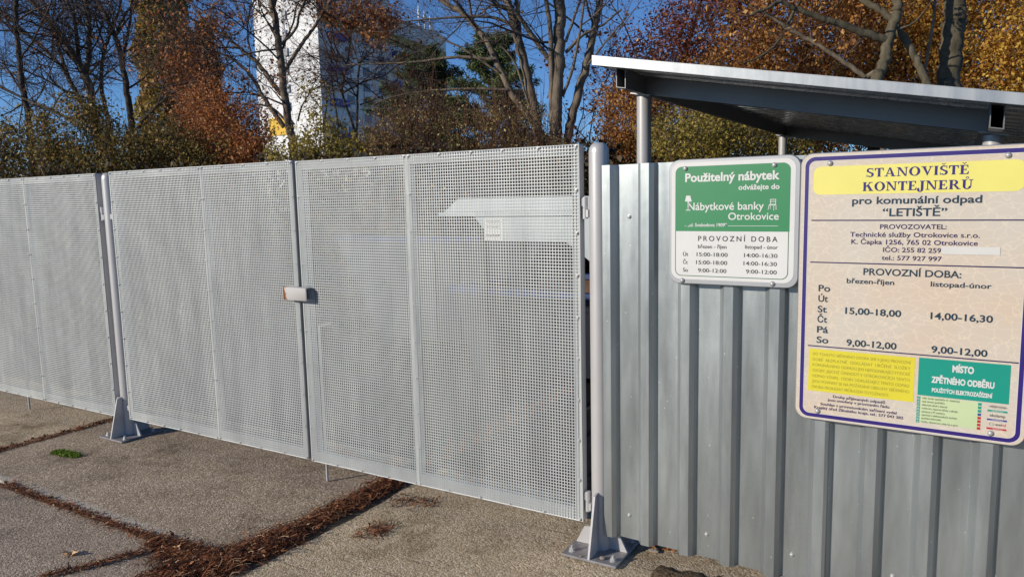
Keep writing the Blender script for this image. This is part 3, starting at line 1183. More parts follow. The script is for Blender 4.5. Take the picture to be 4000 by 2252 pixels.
# --- beige sign
bsn = thing('notice_sign', 'large beige crackled sign with indigo border and yellow heading', 'sign', matrix=sign_matrix(.856, .8025, .028))
BW, BH = .7485, 1.0205
plate(bsn, BW, BH, .045, .01, .022)
f = Flat().shape(rrect(.004, .004, BW - .004, BH - .004, .041, 10), .0006)
f.build('printed_face', S_CRACK, bsn)
f = Flat().ring(rrect(.0170, .0118, BW - .0165, 1.0060, .036, 10), rrect(.0305, .0258, BW - .030, .9915, .024, 10), .0011)
f.build('indigo_border', S_INDIGO, bsn)
f = Flat().ring(rrect(.0148, .0096, BW - .0143, 1.0082, .038, 10), rrect(.0169, .0117, BW - .0164, 1.0061, .0361, 10), .0010)
f.ring(rrect(.0306, .0259, BW - .0301, .9914, .0239, 10), rrect(.0326, .0279, BW - .0321, .9894, .022, 10), .0010)
f.build('white_outline', S_STICK, bsn)
f = Flat().shape(rrect(.0470, .8658, BW - .047, .9695, .026, 8), .0011)
f.build('heading_panel', S_YELLOW, bsn)
f = Flat()
put_serif(f, 'STANOVIŠTĚ', .2267, .9262, .3173, .0311, .0016)
put_serif(f, 'KONTEJNERŮ', .2151, .8760, .3417, .0320, .0016)
f.build('heading_lettering', S_INDIGO, bsn)
f = Flat()
put_text(f, 'pro komunální odpad', .1825, .8296, .4035, .0257, .0016, .020)
put_text(f, '“LETIŠTĚ”', .2848, .7855, .2008, .0272, .0016, .020)
f.build('site_lettering', S_PETROL, bsn)
f = Flat()
for i, y in enumerate((.7706, .6128, .2910)):
    f.shape([(.0430, y - .0021), (.7160, y - .0021), (.7160, y + .0021), (.0430, y + .0021)], .0016)
f.build('ruled_line', S_NAVY, bsn)
f = Flat()
for s, u, v, w_, h_ in (('PROVOZOVATEL:', .2781, .7396, .2081, .0165), ('Technické služby Otrokovice s.r.o.', .1795, .7110, .4052, .0168), ('K. Čapka 1256, 765 02 Otrokovice', .1844, .6842, .3957, .0169),
                        ('IČO: 255 82 259', .2909, .6568, .1823, .0166), ('tel.: 577 927 997', .2874, .6279, .1890, .0159)):
    put_text(f, s, u, v, w_, h_, .0016, .014)
f.build('operator_lettering', S_NAVY, bsn)
f = Flat().shape([(.4729, .6530), (.6456, .6527), (.6451, .6795), (.4729, .6796)], .0022)
f.build('blank_sticker', S_STICK, bsn)
f = Flat()
for s, u, v, w_, h_, b_ in (('PROVOZNÍ DOBA:', .2287, .5714, .3085, .0243, .018), ('březen-říjen', .1732, .5384, .1581, .0178, .018), ('listopad-únor', .4461, .5386, .1809, .0175, .018), ('Po', .0755, .5031, .0415, .0245, .018),
                            ('Út', .0759, .4634, .0338, .0246, .018), ('St', .0744, .4228, .0326, .0247, .018), ('Čt', .0748, .3841, .0342, .0247, .018), ('Pá', .0742, .3444, .0398, .0248, .018), ('So', .0736, .3044, .0422, .0249, .018),
                            ('15,00-18,00', .1717, .4233, .1863, .0235, .022), ('14,00-16,30', .4503, .4230, .1857, .0235, .022), ('9,00-12,00', .1795, .3029, .1679, .0237, .022), ('9,00-12,00', .4578, .3033, .1681, .0235, .022)):
    put_text(f, s, u, v, w_, h_, .0016, b_)
f.build('hours_lettering', S_PETROL, bsn)
f = Flat().shape([(.0468, .1150), (.4087, .1146), (.4088, .2786), (.0483, .2796)], .0011)
f.build('yellow_notice', S_YELLOW2, bsn)
f = Flat()
for s, u, v, w_ in (('DO TOHOTO SBĚRNÉHO DVORA SMÍ V JEHO PROVOZNÍ', .0623, .2552, .3326), ('DOBĚ  BEZPLATNĚ  ODKLÁDAT  URČENÉ  SLOŽKY', .0622, .2334, .3324), ('KOMUNÁLNÍHO ODPADU JEN NEPODNIKAJÍCÍ FYZICKÉ', .0624, .2124, .3321),
                    ('OSOBY, JEJICHŽ ČINNOSTÍ V OTROKOVICÍCH TENTO', .0623, .1909, .3319), ('ODPAD VZNIKL. OSOBY ODKLÁDAJÍCÍ TENTO ODPAD', .0618, .1691, .3321), ('JSOU POVINNY SE NA POŽÁDÁNÍ OBSLUHY SBĚRNÉHO', .0617, .1479, .3324),
                    ('DVORA PROKÁZAT PRŮKAZEM TOTOŽNOSTI.', .0613, .1263, .2675)):
    put_text(f, s, u, v, w_, .0112, .0016, -.008, rise=-.0017)
f.build('notice_lettering', S_OLIVE, bsn)
f = Flat()
for s, u, v, w_ in (('Druhy přijímaných odpadů', .1384, .0964, .1789), ('jsou uvedeny v provozním řádu.', .1199, .0813, .2150), ('Souhlas s provozováním zařízení vydal', .094, .0622, .2623), ('Krajský úřad Zlínského kraje, tel.: 577 043 382', .0721, .0465, .3066)):
    put_text(f, s, u, v, w_, .0101, .0016, .018)
f.build('permit_lettering', S_NAVY, bsn)
f = Flat().shape([(.4210, .1440), (.6952, .1450), (.6954, .2814), (.4209, .2808)], .0011)
f.build('teal_panel', S_TEAL, bsn)
f = Flat()
put_text(f, 'MÍSTO', .5251, .2400, .0645, .0229, .0016, .045)
put_text(f, 'ZPĚTNÉHO ODBĚRU', .4623, .1955, .1891, .0206, .0016, .045)
put_text(f, 'POUŽITÝCH ELEKTROZAŘÍZENÍ', .4652, .1610, .1821, .0140, .0016, .040)
f.build('teal_panel_lettering', S_WHITE, bsn)
f = Flat().shape([(.4315, .0435), (.6175, .0440), (.6165, .1415), (.4318, .1405)], .0010)
f.build('pale_green_list', S_PALEG, bsn)
f = Flat()
for k, (s, u, v, w_) in enumerate((('velké domácí spotřebiče vč. chladniček', .4364, .1316, .1163), ('malé domácí spotřebiče', .4366, .1190, .0708), ('elektrické nářadí a nástroje', .4366, .1066, .0789), ('trubicové a úsporné zářivky a výbojky', .4365, .0943, .1116),
                                   ('televizory a PC monitory', .4361, .0816, .0729), ('výpočetní a telekomunikační technika', .436, .0696, .1103), ('spotřební elektronika', .4362, .0571, .0616), ('hračky, vybavení pro volný čas a sport', .4362, .0446, .1143))):
    put_text(f, s, u, v, w_, .0070, .0015, .004, rise=.001)
f.build('list_lettering', S_DGREY, bsn)
for k in range(8):
    y = .1389 - k * .01229
    f = Flat().shape([(.4202, y - .0103), (.4304, y - .0103), (.4304, y), (.4202, y)], .0013)
    tk = f.build('tick_box', S_TEAL, bsn)
    f = Flat()
    stroke(f, (.4226, y - .0050), (.4248, y - .0078), .0013, .0018)
    stroke(f, (.4246, y - .0078), (.4284, y - .0032), .0013, .00185)
    f.build('tick', S_WHITE, tk)
    y = .1394 - k * .01230
    f = Flat().shape([(.6070, y - .0095), (.6170, y - .0095), (.6170, y), (.6070, y)], .0013)
    f.build('colour_square', (S_TEAL, S_TEAL, S_TEAL, S_BLUE, S_RED, S_RED, S_RED, S_RED)[k], bsn)
f = Flat()
el1 = [(.6640 + .0275 * math.cos(a), .1312 + .0052 * math.sin(a)) for a in np.linspace(0, 2 * math.pi, 33)[:-1]]
el2 = [(.6640 + .0269 * math.cos(a), .1312 + .0046 * math.sin(a)) for a in np.linspace(0, 2 * math.pi, 33)[:-1]]
f.ring(el1, el2, .0014)
put_text(f, 'elektrowin', .6423, .1290, .0459, .0072, .0016, .004)
put_text(f, 'ekolamp', .6426, .0960, .0447, .0105, .0016, .006)
sm1 = [(.6494 + .0073 * math.cos(a), .0694 + .0060 * math.sin(a)) for a in np.linspace(0, 2 * math.pi, 25)[:-1]]
sm2 = [(.6494 + .0064 * math.cos(a), .0694 + .0051 * math.sin(a)) for a in np.linspace(0, 2 * math.pi, 25)[:-1]]
f.ring(sm1, sm2, .0014)
for ex in (.6475, .6513):
    f.shape([(ex - .0007, .0692), (ex + .0007, .0692), (ex + .0007, .0706), (ex - .0007, .0706)], .0015)
put_text(f, 'ase', .6605, .0660, .0150, .0094, .0016, .006)
f.build('scheme_lettering', S_DGREY, bsn)
f = Flat()
put_text(f, 'kol', .6765, .0660, .0135, .0094, .0016, .006)
f.build('scheme_lettering', S_RED, bsn)
for y0, y1, mm, s, u, w_ in ((.1133, .1199, S_TEAL, 'www.elektrowin.cz', .6469, .0342), (.0822, .0884, S_BLUE, 'www.ekolamp.cz', .6485, .0328), (.0505, .0571, S_RED, 'www.asekol.cz', .6526, .0290)):
    f = Flat().shape([(.6350, y0), (.6928, y0), (.6928, y1), (.6350, y1)], .0013)
    bb = f.build('web_bar', mm, bsn)
    f = Flat()
    put_text(f, s, u, y0 + .0018, w_, .0040, .0017, .01)
    f.build('web_lettering', S_WHITE, bb)
for u, v in ((.1034, .9807), (.6521, .9837), (.0847, .0367), (.648, .0367)):
    rivet(bsn, u, v, .0012)

# ------------------------------------------------------------------ shelter behind the wall
SLOPE = -0.190
XAs, XBs, YF, YR = -0.36, 1.62, 1.76, 6.4
ZP = lambda x: 2.335 + SLOPE * (x - XAs)                # top of the posts
sh = thing('open_shelter', 'grey steel shelter with a sloping corrugated roof behind the wall', 'shelter', (XAs, YF, 0))
so = (XAs, YF, 0)
for px_, py_ in ((XAs, YF), (XBs, YF), (XAs, YR), (XBs, YR)):
    b = MB()
    zt_ = ZP(px_)
    b.tube([(px_, py_, -.02), (px_, py_, zt_)], .048, 24)
    auto_smooth(b.build('post', M['spost'], sh, so))
    b = MB()
    b.poly_prism([(px_ - .068, zt_ + .0005 + SLOPE * -.068), (px_ + .068, zt_ + .0005 + SLOPE * .068), (px_ + .068, zt_ + .0085 + SLOPE * .068), (px_ - .068, zt_ + .0085 + SLOPE * -.068)], 'y', py_ - .075, py_ + .075)
    b.build('cap_plate', M['spost'], sh, so)
TBH, TBW = .118, .062
for px_ in (XAs, XBs):                                   # hollow tubes running front to back, open ends
    b = MB()
    c = math.cos(math.atan(SLOPE))
    def prof(w, h0, h1):
        return [(px_ - w, ZP(px_) + .009 + h0 + SLOPE * -w), (px_ + w, ZP(px_) + .009 + h0 + SLOPE * w), (px_ + w, ZP(px_) + .009 + h1 + SLOPE * w), (px_ - w, ZP(px_) + .009 + h1 + SLOPE * -w)]
    a_, b_ = prof(TBW / 2, 0, TBH), prof(TBW / 2 - .004, .004, TBH - .004)
    y0, y1 = 1.36, 6.85
    vs = [(p[0], y, p[1]) for y in (y0, y1) for p in a_] + [(p[0], y, p[1]) for y in (y0, y1) for p in b_]
    fs = []
    for i in range(4):
        j = (i + 1) % 4
        fs += [(i, j, 4 + j, 4 + i), (8 + i, 12 + i, 12 + j, 8 + j), (i, 8 + i, 8 + j, j), (4 + i, 4 + j, 12 + j, 12 + i)]
    mesh_object('side_tube', vs, fs, M['beam'], sh, so)
for py_ in (YF, YR):                                     # cross beams between the tubes
    b = MB()
    xa, xb = XAs + TBW / 2 + .0005, XBs - TBW / 2 - .0005
    b.poly_prism([(xa, ZP(xa) + .0095), (xb, ZP(xb) + .0095), (xb, ZP(xb) + .009 + TBH - .001), (xa, ZP(xa) + .009 + TBH - .001)], 'y', py_ - .03, py_ + .03)
    b.build('cross_beam', M['beam'], sh, so)
# corrugated roof: profile along y, extruded down the slope
y, pr = 1.235, []
while y < 7.1:
    pr += [(y, 0.0), (y + .085, 0.0), (y + .110, .055), (y + .205, .055), (y + .230, 0.0)]
    y += .262
x0_, x1_ = -.475, 2.75
n = len(pr)
vs = []
for dz in (0, .0012):
    for yy, hz in pr:
        for xx in (x0_, x1_):
            vs.append((xx, yy, ZP(xx) + .009 + TBH + .0015 + hz + dz))
fs = []
for l in range(2):
    for i in range(n - 1):
        fs.append((l * 2 * n + 2 * i, l * 2 * n + 2 * i + 1, l * 2 * n + 2 * i + 3, l * 2 * n + 2 * i + 2))
mesh_object('roof_sheet', vs, fs, M['roofm'], sh, so)
zr = lambda x: ZP(x) + .009 + TBH
b = MB()
xa, xb = -.482, 2.76
b.poly_prism([(xa, zr(xa) - .008), (xb, zr(xb) - .008), (xb, zr(xb) + .043), (xa, zr(xa) + .043)], 'y', 1.200, 1.2035)
b.poly_prism([(xa, zr(xa) + .0432), (xb, zr(xb) + .0432), (xb, zr(xb) + .0455), (xa, zr(xa) + .0455)], 'y', 1.199, 1.36)
b.poly_prism([(xa, zr(xa) - .0105), (xb, zr(xb) - .0105), (xb, zr(xb) - .0083), (xa, zr(xa) - .0083)], 'y', 1.2005, 1.232)
b.build('front_flashing', M['trim'], sh, so)
b = MB()
b.box(-.4835, -.4802, 1.2045, 7.1, zr(-.482) - .004, zr(-.482) + .045)
b.build('side_flashing', M['trim'], sh, so)

# ------------------------------------------------------------------ trees and shrubs
def rand_unit(r, n):
    v = r.normal(size=(n, 3))
    return v / np.linalg.norm(v, axis=1)[:, None]


class Branches:
    """many tapered tubes gathered into one mesh, built with numpy"""

    def __init__(self):
        self.V, self.F, self.n = [], [], 0

    def add(self, P, r0, r1, sides):
        P = np.asarray(P, float)
        n = len(P)
        T = np.empty_like(P)
        T[1:-1] = P[2:] - P[:-2]
        T[0] = P[1] - P[0]
        T[-1] = P[-1] - P[-2]
        T /= np.sqrt((T * T).sum(1))[:, None] + 1e-9
        ref = V3(1, 0, 0) if abs(T[0][0]) < .8 else V3(0, 1, 0)
        A = np.cross(T, ref)
        A /= np.sqrt((A * A).sum(1))[:, None] + 1e-9
        B = np.cross(T, A)
        R = np.linspace(r0, r1, n)
        a = np.arange(sides) * (2 * math.pi / sides)
        ring = P[:, None, :] + R[:, None, None] * (np.cos(a)[None, :, None] * A[:, None, :] + np.sin(a)[None, :, None] * B[:, None, :])
        self.V.append(ring.reshape(-1, 3))
        i = np.arange(n - 1)[:, None] * sides
        k = np.arange(sides)[None]
        k2 = (k + 1) % sides
        f = np.stack([i + k, i + k2, i + sides + k2, i + sides + k], -1).reshape(-1, 4) + self.n
        self.F.append(f)
        self.n += n * sides

    def build(self, name, mat, parent, origin, smooth=True):
        return mesh_object(name, np.vstack(self.V), np.vstack(self.F), mat, parent, origin, smooth)


def leaf_mesh(r, centers, size, spread=0.6, up=None, droop=0.0, aspect=0.55):
    """one folded diamond per leaf, random attitude"""
    c = np.asarray(centers)
    n = len(c)
    s = size * (1 + spread * r.uniform(-1, 1, n))
    t = rand_unit(r, n)
    t[:, 2] -= droop
    t /= np.linalg.norm(t, axis=1)[:, None]
    nrm = rand_unit(r, n)
    if up is not None:
        nrm = nrm * .7 + np.asarray(up)[None] * .6
    b = np.cross(t, nrm)
    b /= np.linalg.norm(b, axis=1)[:, None] + 1e-9
    q = np.cross(b, t)
    h = s[:, None] * .5
    w = h * aspect * r.uniform(.7, 1.3, n)[:, None]
    v = np.stack([c - t * h, c + b * w + q * h * .18, c + t * h, c - b * w + q * h * .18], 1).reshape(-1, 3)
    f = np.arange(4 * n).reshape(n, 4)
    return v, f


def sprout(r, acc, tips, path, r0, r1, level, cfg):
    """side shoots along a limb, recursively"""
    n = len(path)
    seg = np.linalg.norm(np.diff(path, axis=0), axis=1)
    L = seg.sum()
    cum = np.concatenate([[0], np.cumsum(seg)])
    num = int(L * cfg['dens'][level] * r.uniform(.8, 1.2)) + (1 if level > 0 else 0)
    ts = cfg.get('t0', .15) + (1 - cfg.get('t0', .15)) * np.sort(r.uniform(0, 1, num)) if level == 0 else np.sort(r.uniform(.15, 1, num))
    for t in ts:
        d = t * L
        i = min(n - 2, int(np.searchsorted(cum, d) - 1) if d > 0 else 0)
        i = max(i, 0)
        u = (d - cum[i]) / max(seg[i], 1e-6)
        p = path[i] * (1 - u) + path[i + 1] * u
        tan = path[i + 1] - path[i]
        tan = tan / (np.linalg.norm(tan) + 1e-9)
        perp = rand_unit(r, 1)[0]
        perp -= tan * (perp @ tan)
        perp /= np.linalg.norm(perp) + 1e-9
        ang = math.radians(r.uniform(*cfg['ang']))
        dv = tan * math.cos(ang) + perp * math.sin(ang)
        dv[2] += cfg['up']
        dv /= np.linalg.norm(dv)
        ln = cfg['len'][level] * r.uniform(.45, 1.25) * (1.1 - .55 * t)
        k = (7, 5, 4, 3)[min(level, 3)]
        q = [p]
        step = ln / (k - 1)
        dd = dv.copy()
        for _ in range(k - 1):
            dd = dd + r.normal(0, cfg['wig'], 3) + V3(0, 0, cfg['grav'])
            dd /= np.linalg.norm(dd)
            q.append(q[-1] + dd * step)
        q = np.array(q)
        rr = min((r0 + (r1 - r0) * t) * .6, cfg['rad'][level] * r.uniform(.7, 1.3))
        acc.add(q, rr, max(rr * .35, .0016), (5, 4, 3, 3)[min(level, 3)])
        if level + 1 < len(cfg['dens']):
            sprout(r, acc, tips, q, rr, rr * .35, level + 1, cfg)
        if level >= len(cfg['dens']) - 2:
            tips.append(q)


CFG = {
    'bare': dict(dens=(4.6, 8.0, 8.5), len=(2.3, .85, .38), rad=(.017, .0088, .0056), ang=(32, 82), up=.10, wig=.17, grav=.015, t0=.12),
    'thin': dict(dens=(3.0, 5.5, 6.0), len=(1.1, .5, .24), rad=(.011, .0055, .0032), ang=(25, 65), up=.15, wig=.16, grav=.0, t0=.1),
    'big': dict(dens=(3.4, 6.5, 8.0), len=(2.0, .75, .33), rad=(.016, .0078, .0045), ang=(30, 75), up=.12, wig=.15, grav=.01, t0=.2),
    'near': dict(dens=(2.6, 5.0, 5.0), len=(.9, .4, .2), rad=(.010, .0045, .0026), ang=(30, 75), up=.1, wig=.16, grav=0, t0=.1),
}


def tree(name, label, cat, limbs, depth, bark, cfg, seed, leaf=None, nleaf=0, lsize=.05, twig=None, group=None, clumps=None, scale=(1, 1), base=None, dvar=.35, lname='foliage'):
    """limbs: [(pixels of the centre line, r0, r1)]; everything becomes metres at the tree's own distance"""
    r = np.random.default_rng(seed)
    b0 = limbs[0][0][0]
    o = at(b0[0], b0[1], depth)
    org = (float(o[0]), float(o[1]), 0.0)
    root = thing(name, label, cat, org, group)
    trunk, tw = Branches(), Branches()
    tips = []
    for li, (pp, r0, r1) in enumerate(limbs):
        off = 0.0 if li == 0 else r.uniform(-dvar, dvar)
        pts = [at(x, y, depth + off * (k / max(1, len(pp) - 1))) for k, (x, y) in enumerate(pp)]
        if li == 0 or pp[0] == b0:                # carry the stem down to the ground
            g0 = pts[0] - (pts[1] - pts[0]) * V3(.3, .3, 0)
            pts = [V3(g0[0], g0[1], -.05)] + pts
        # continue above the picture
        if pp[-1][1] <= 2:
            e = pts[-1] - pts[-2]
            e = e / np.linalg.norm(e)
            pts = pts + [pts[-1] + e * .8 + V3(0, 0, .2), pts[-1] + e * 1.7 + V3(0, 0, .6)]
        P = smooth_path(pts, 6 * len(pts))
        P[1:-1] += r.normal(0, r0 * .12, (len(P) - 2, 3))
        trunk.add(P, r0 * 1.08, r1, 10 if r0 > .03 else 7)
        if cfg:
            sprout(r, tw, tips, P[len(P) // 6:], r0, r1, 0, CFG[cfg])
    trunk.build('trunk', bark, root, org)
    if tw.n:
        tw.build('branches', twig or TWIG, root, org, False)
    C = []
    if clumps:
        C += [p for bx in clumps for p in clump_points(r, at(*bx[:3]), (bx[3], bx[5], bx[4]), bx[6], bx[7], bx[8])]
    if leaf and tips and nleaf:
        k = r.integers(0, len(tips), nleaf)
        for i in k:
            q = tips[i]
            j = r.uniform(0, len(q) - 1.01)
            a = int(j)
            C.append(q[a] * (1 - j + a) + q[a + 1] * (j - a))
        C = np.array(C) + r.normal(0, lsize * .5, (len(C), 3))
        v, f = leaf_mesh(r, C, lsize, droop=.5)
        mesh_object(lname, v, f, LEAF[leaf], root, org)
    return root, tips


def clump_points(r, cen, rad, n, k, sig):
    """n points gathered in k clumps inside an ellipsoid"""
    c = rand_unit(r, k) * (r.uniform(.15, 1, k) ** (1 / 2.2))[:, None] * np.asarray(rad)[None] + np.asarray(cen)[None]
    i = r.integers(0, k, n)
    return c[i] + r.normal(0, 1, (n, 3)) * sig * r.uniform(.5, 1.3, k)[i][:, None]


def bush(name, label, cat, boxes, leaf, seed, lsize=.05, group=None, stems=40, stem_mat=None, stem_r=.006, stem_h=None, aspect=.55, lname='foliage'):
    """boxes: [(px, py, depth, half width m, half height m, half depth m, leaves, clumps, clump sigma)]"""
    r = np.random.default_rng(seed)
    c0 = at(*boxes[0][:3])
    org = (float(c0[0]), float(c0[1]), 0.0)
    root = thing(name, label, cat, org, group)
    P = []
    for px, py, dep, hw, hh, hd, n, k, sg in boxes:
        P.append(clump_points(r, at(px, py, dep), (hw, hd, hh), int(n * 1.9), int(k * 1.5), sg * .95))
    P = np.vstack(P)
    P = P[P[:, 2] > .02]
    lsize *= .72
    v, f = leaf_mesh(r, P, lsize, droop=.2, aspect=aspect)
    mesh_object(lname, v, f, LEAF[leaf], root, org)
    st = Branches()
    for _ in range(stems * 3):
        e = P[r.integers(0, len(P))]
        px, py, dep, hw, hh, hd = boxes[r.integers(0, len(boxes))][:6]
        c = at(px, py, dep)
        b = V3(c[0] + r.uniform(-.6, .6) * hw, c[1] + r.uniform(-.6, .6) * hd, -.03)
        mid = (b + e) / 2 + r.normal(0, .12, 3)
        mid[2] = max(mid[2], .05)
        st.add(smooth_path([b, mid, e, e + (e - mid) * .25 + V3(0, 0, .05)], 7), stem_r, stem_r * .3, 4)
    st.build('stems', stem_mat or TWIG, root, org)
    return root


z = lambda pts, s, ox=0, oy=0: [(x / s + ox, y / s + oy) for x, y in pts]
A = 2.071
# --- bare trees on the left
tree('bare_tree', 'thin straight bare tree at the far left edge, single grey stem', 'tree',
     [(z([(250, 1150), (225, 900), (180, 700), (150, 400), (125, 100), (135, 0)], A), .055, .03), (z([(190, 760), (60, 560), (0, 470)], A), .02, .008), (z([(215, 820), (90, 900), (0, 940)], A), .016, .006),
      (z([(160, 480), (260, 340), (330, 200), (420, 0)], A), .018, .01), (z([(150, 330), (60, 170), (0, 60)], A), .018, .01), (z([(0, 700), (200, 800), (420, 900), (560, 960)], A), .026, .008), (z([(225, 900), (330, 760), (400, 640)], A), .014, .006)],
     13.5, BARK_DARK, 'bare', 11, 'russet', 260, .05, group='bare autumn trees beyond the gate')
tree('bare_tree', 'bare many-stemmed tree fanning out above the left gate leaves', 'tree',
     [(z([(840, 1300), (770, 1000), (710, 680), (620, 490), (440, 220), (250, 0)], A), .085, .04), (z([(770, 1000), (740, 800), (700, 640), (722, 400), (718, 150), (690, 0)], A), .055, .035),
      (z([(760, 1020), (640, 800), (555, 640), (480, 520), (250, 300), (0, 90)], A), .05, .025), (z([(700, 650), (640, 480), (600, 150), (540, 0)], A), .04, .022),
      (z([(910, 1250), (880, 1000), (820, 700), (830, 480), (880, 300), (960, 100), (980, 0)], A), .042, .015), (z([(560, 640), (480, 420), (420, 200), (350, 0)], A), .035, .018),
      (z([(660, 1030), (560, 960), (400, 890), (200, 800), (0, 690)], A), .035, .012), (z([(720, 600), (810, 500), (900, 380), (1060, 260)], A), .022, .008)],
     14.5, BARK_MID, 'bare', 12, 'russet', 500, .05, group='bare autumn trees beyond the gate')
tree('bare_tree', 'bare forked tree standing left of the ivy-clad columns', 'tree',
     [(z([(1060, 1300), (1065, 1100), (1050, 900), (1010, 620), (960, 380), (880, 180), (790, 0)], A), .065, .03), (z([(990, 500), (1040, 250), (1070, 0)], A), .028, .016),
      (z([(1100, 1050), (1200, 930), (1300, 830), (1450, 710)], A), .03, .012), (z([(930, 290), (1020, 110), (1110, 0)], A), .025, .014), (z([(1030, 720), (1180, 620), (1300, 480)], A), .02, .008), (z([(1015, 640), (920, 560), (860, 430)], A), .018, .007)],
     14.0, BARK_DARK, 'bare', 13, 'russet', 500, .05, group='bare autumn trees beyond the gate')
Bz = 2.1975
tree('russet_tree', 'leaning tree with russet leaves in front of the white tower', 'tree',
     [(z([(555, 1350), (505, 1100), (465, 800), (430, 500), (390, 200), (355, 0)], Bz, 900), .072, .045), (z([(460, 1090), (300, 860), (180, 660), (60, 540), (-60, 470), (-200, 420)], Bz, 900), .04, .012),
      (z([(435, 810), (250, 560), (100, 430), (-20, 330), (-200, 200), (-330, 60)], Bz, 900), .04, .012), (z([(470, 600), (600, 400), (700, 260), (790, 120), (860, 0)], Bz, 900), .032, .012),
      (z([(430, 390), (560, 250), (590, 120), (640, 0)], Bz, 900), .024, .01), (z([(370, 150), (280, 50), (240, 0)], Bz, 900), .022, .012), (z([(380, 300), (300, 160), (240, 20)], Bz, 900), .018, .008),
      (z([(500, 1060), (360, 930), (200, 900), (20, 960), (-200, 1010)], Bz, 900), .022, .008), (z([(410, 420), (200, 450), (0, 480), (-300, 390)], Bz, 900), .018, .006)],
     13.0, BARK_MID, 'bare', 14, 'russet', 5200, .060, clumps=[(800, 400, 13.2, .55, .65, .4, 1500, 60, .08), (880, 540, 13, .5, .4, .4, 1400, 50, .08), (720, 250, 13.3, .5, .5, .4, 900, 50, .08), (830, 130, 13.3, .5, .4, .4, 500, 40, .08), (1460, 90, 13, .55, .35, .4, 1300, 50, .08), (1330, 60, 13, .4, .3, .3, 500, 30, .08), (950, 600, 12.8, .5, .25, .3, 900, 40, .08)], group='bare autumn trees beyond the gate')
tree('bare_tree', 'thicket of thin dark stems in front of the shaded tower side', 'tree',
     [(z([(1010, 1350), (1070, 1150), (960, 800), (1000, 560), (1040, 280), (1100, 0)], Bz, 900), .03, .012), (z([(880, 1300), (930, 1150), (870, 700), (865, 400), (850, 100)], Bz, 900), .022, .008),
      (z([(1080, 1300), (1090, 900), (1110, 560), (1240, 430), (1400, 200)], Bz, 900), .028, .008), (z([(790, 1130), (820, 950), (850, 750), (1000, 620)], Bz, 900), .02, .007), (z([(580, 1030), (620, 900), (700, 780), (800, 720)], Bz, 900), .018, .006),
      (z([(960, 800), (1150, 700), (1330, 640), (1500, 500)], Bz, 900), .02, .007), (z([(1000, 560), (900, 400), (870, 200), (900, 0)], Bz, 900), .018, .008), (z([(1110, 900), (1300, 830), (1500, 760)], Bz, 900), .016, .006)],
     15.0, BARK_DARK, 'bare', 15, 'russet', 2400, .055, group='bare autumn trees beyond the gate', twig=TWIG_RED)
Cz = 2.197
tree('bare_tree', 'big bare tree with several thick dark stems in the middle', 'tree',
     [(z([(1700, 1300), (1692, 950), (1712, 600), (1722, 300), (1730, 0)], Cz, 1400), .085, .075), (z([(1660, 1050), (1652, 600), (1650, 300), (1612, 0)], Cz, 1400), .036, .026),
      (z([(1545, 1290), (1500, 900), (1420, 550), (1330, 200), (1275, 0)], Cz, 1400), .062, .045), (z([(1560, 1080), (1480, 700), (1395, 350), (1360, 0)], Cz, 1400), .035, .02),
      (z([(1640, 1230), (1450, 980), (1300, 780), (1150, 450), (1050, 280), (870, 100), (700, 0)], Cz, 1400), .048, .024), (z([(1780, 1230), (1860, 900), (1960, 560), (2010, 300), (2080, 0)], Cz, 1400), .060, .042),
      (z([(1150, 510), (850, 490), (560, 525), (300, 545), (0, 552), (-150, 560)], Cz, 1400), .024, .006), (z([(1280, 770), (900, 765), (560, 785), (300, 830), (120, 900)], Cz, 1400), .02, .006),
      (z([(1345, 225), (1150, 150), (900, 150), (600, 165), (350, 190)], Cz, 1400), .024, .007), (z([(1640, 520), (1480, 300), (1350, 110), (1130, 0)], Cz, 1400), .032, .018),
      (z([(1780, 450), (1930, 300), (2100, 210), (2260, 80)], Cz, 1400), .024, .012), (z([(1750, 830), (1830, 620), (1890, 330), (1940, 0)], Cz, 1400), .022, .012), (z([(1940, 600), (2050, 450), (2190, 280), (2300, 150)], Cz, 1400), .018, .008),
      (z([(1780, 360), (1850, 150), (1900, 0)], Cz, 1400), .02, .012), (z([(1200, 620), (900, 420), (700, 320), (560, 120)], Cz, 1400), .016, .006), (z([(1480, 960), (1350, 560), (1200, 380), (1080, 360), (880, 400)], Cz, 1400), .016, .006)],
     10.5, BARK_MID, 'big', 16, 'weed', 140, .05, group='bare autumn trees beyond the gate')
Dz = 2.576
tree('leafy_tree', 'thick grey trunk rising behind the shelter roof at the right', 'tree',
     [(z([(1800, 1150), (1812, 850), (1842, 500), (1872, 150), (1885, 0)], Dz, 3000), .135, .12)], 9.5, BARK_PALE, 'near', 17, 'gold', 500, .055, group='trees behind the shelter')
tree('leafy_tree', 'forked tree with crossing olive limbs above the shelter roof', 'tree',
     [(z([(1080, 1000), (1120, 760), (1180, 560), (1232, 330), (1300, 150), (1302, 0)], Dz, 3000), .068, .05), (z([(1185, 400), (950, 330), (750, 250), (550, 190), (350, 120), (230, 70), (120, 20), (0, 80), (-200, 160)], Dz, 3000), .046, .014),
      (z([(1640, 930), (1570, 780), (1470, 560), (1340, 340), (1230, 190), (1100, 80), (970, 0)], Dz, 3000), .044, .038), (z([(270, 90), (200, 250), (100, 420), (-60, 560), (-250, 640)], Dz, 3000), .02, .008), (z([(270, 90), (330, 0)], Dz, 3000), .016, .01),
      (z([(1300, 300), (1450, 240), (1560, 130), (1640, 20)], Dz, 3000), .012, .005)],
     9.0, BARK_PALE, 'near', 18, 'amber', 900, .055, group='trees behind the shelter', twig=TWIG_RED)
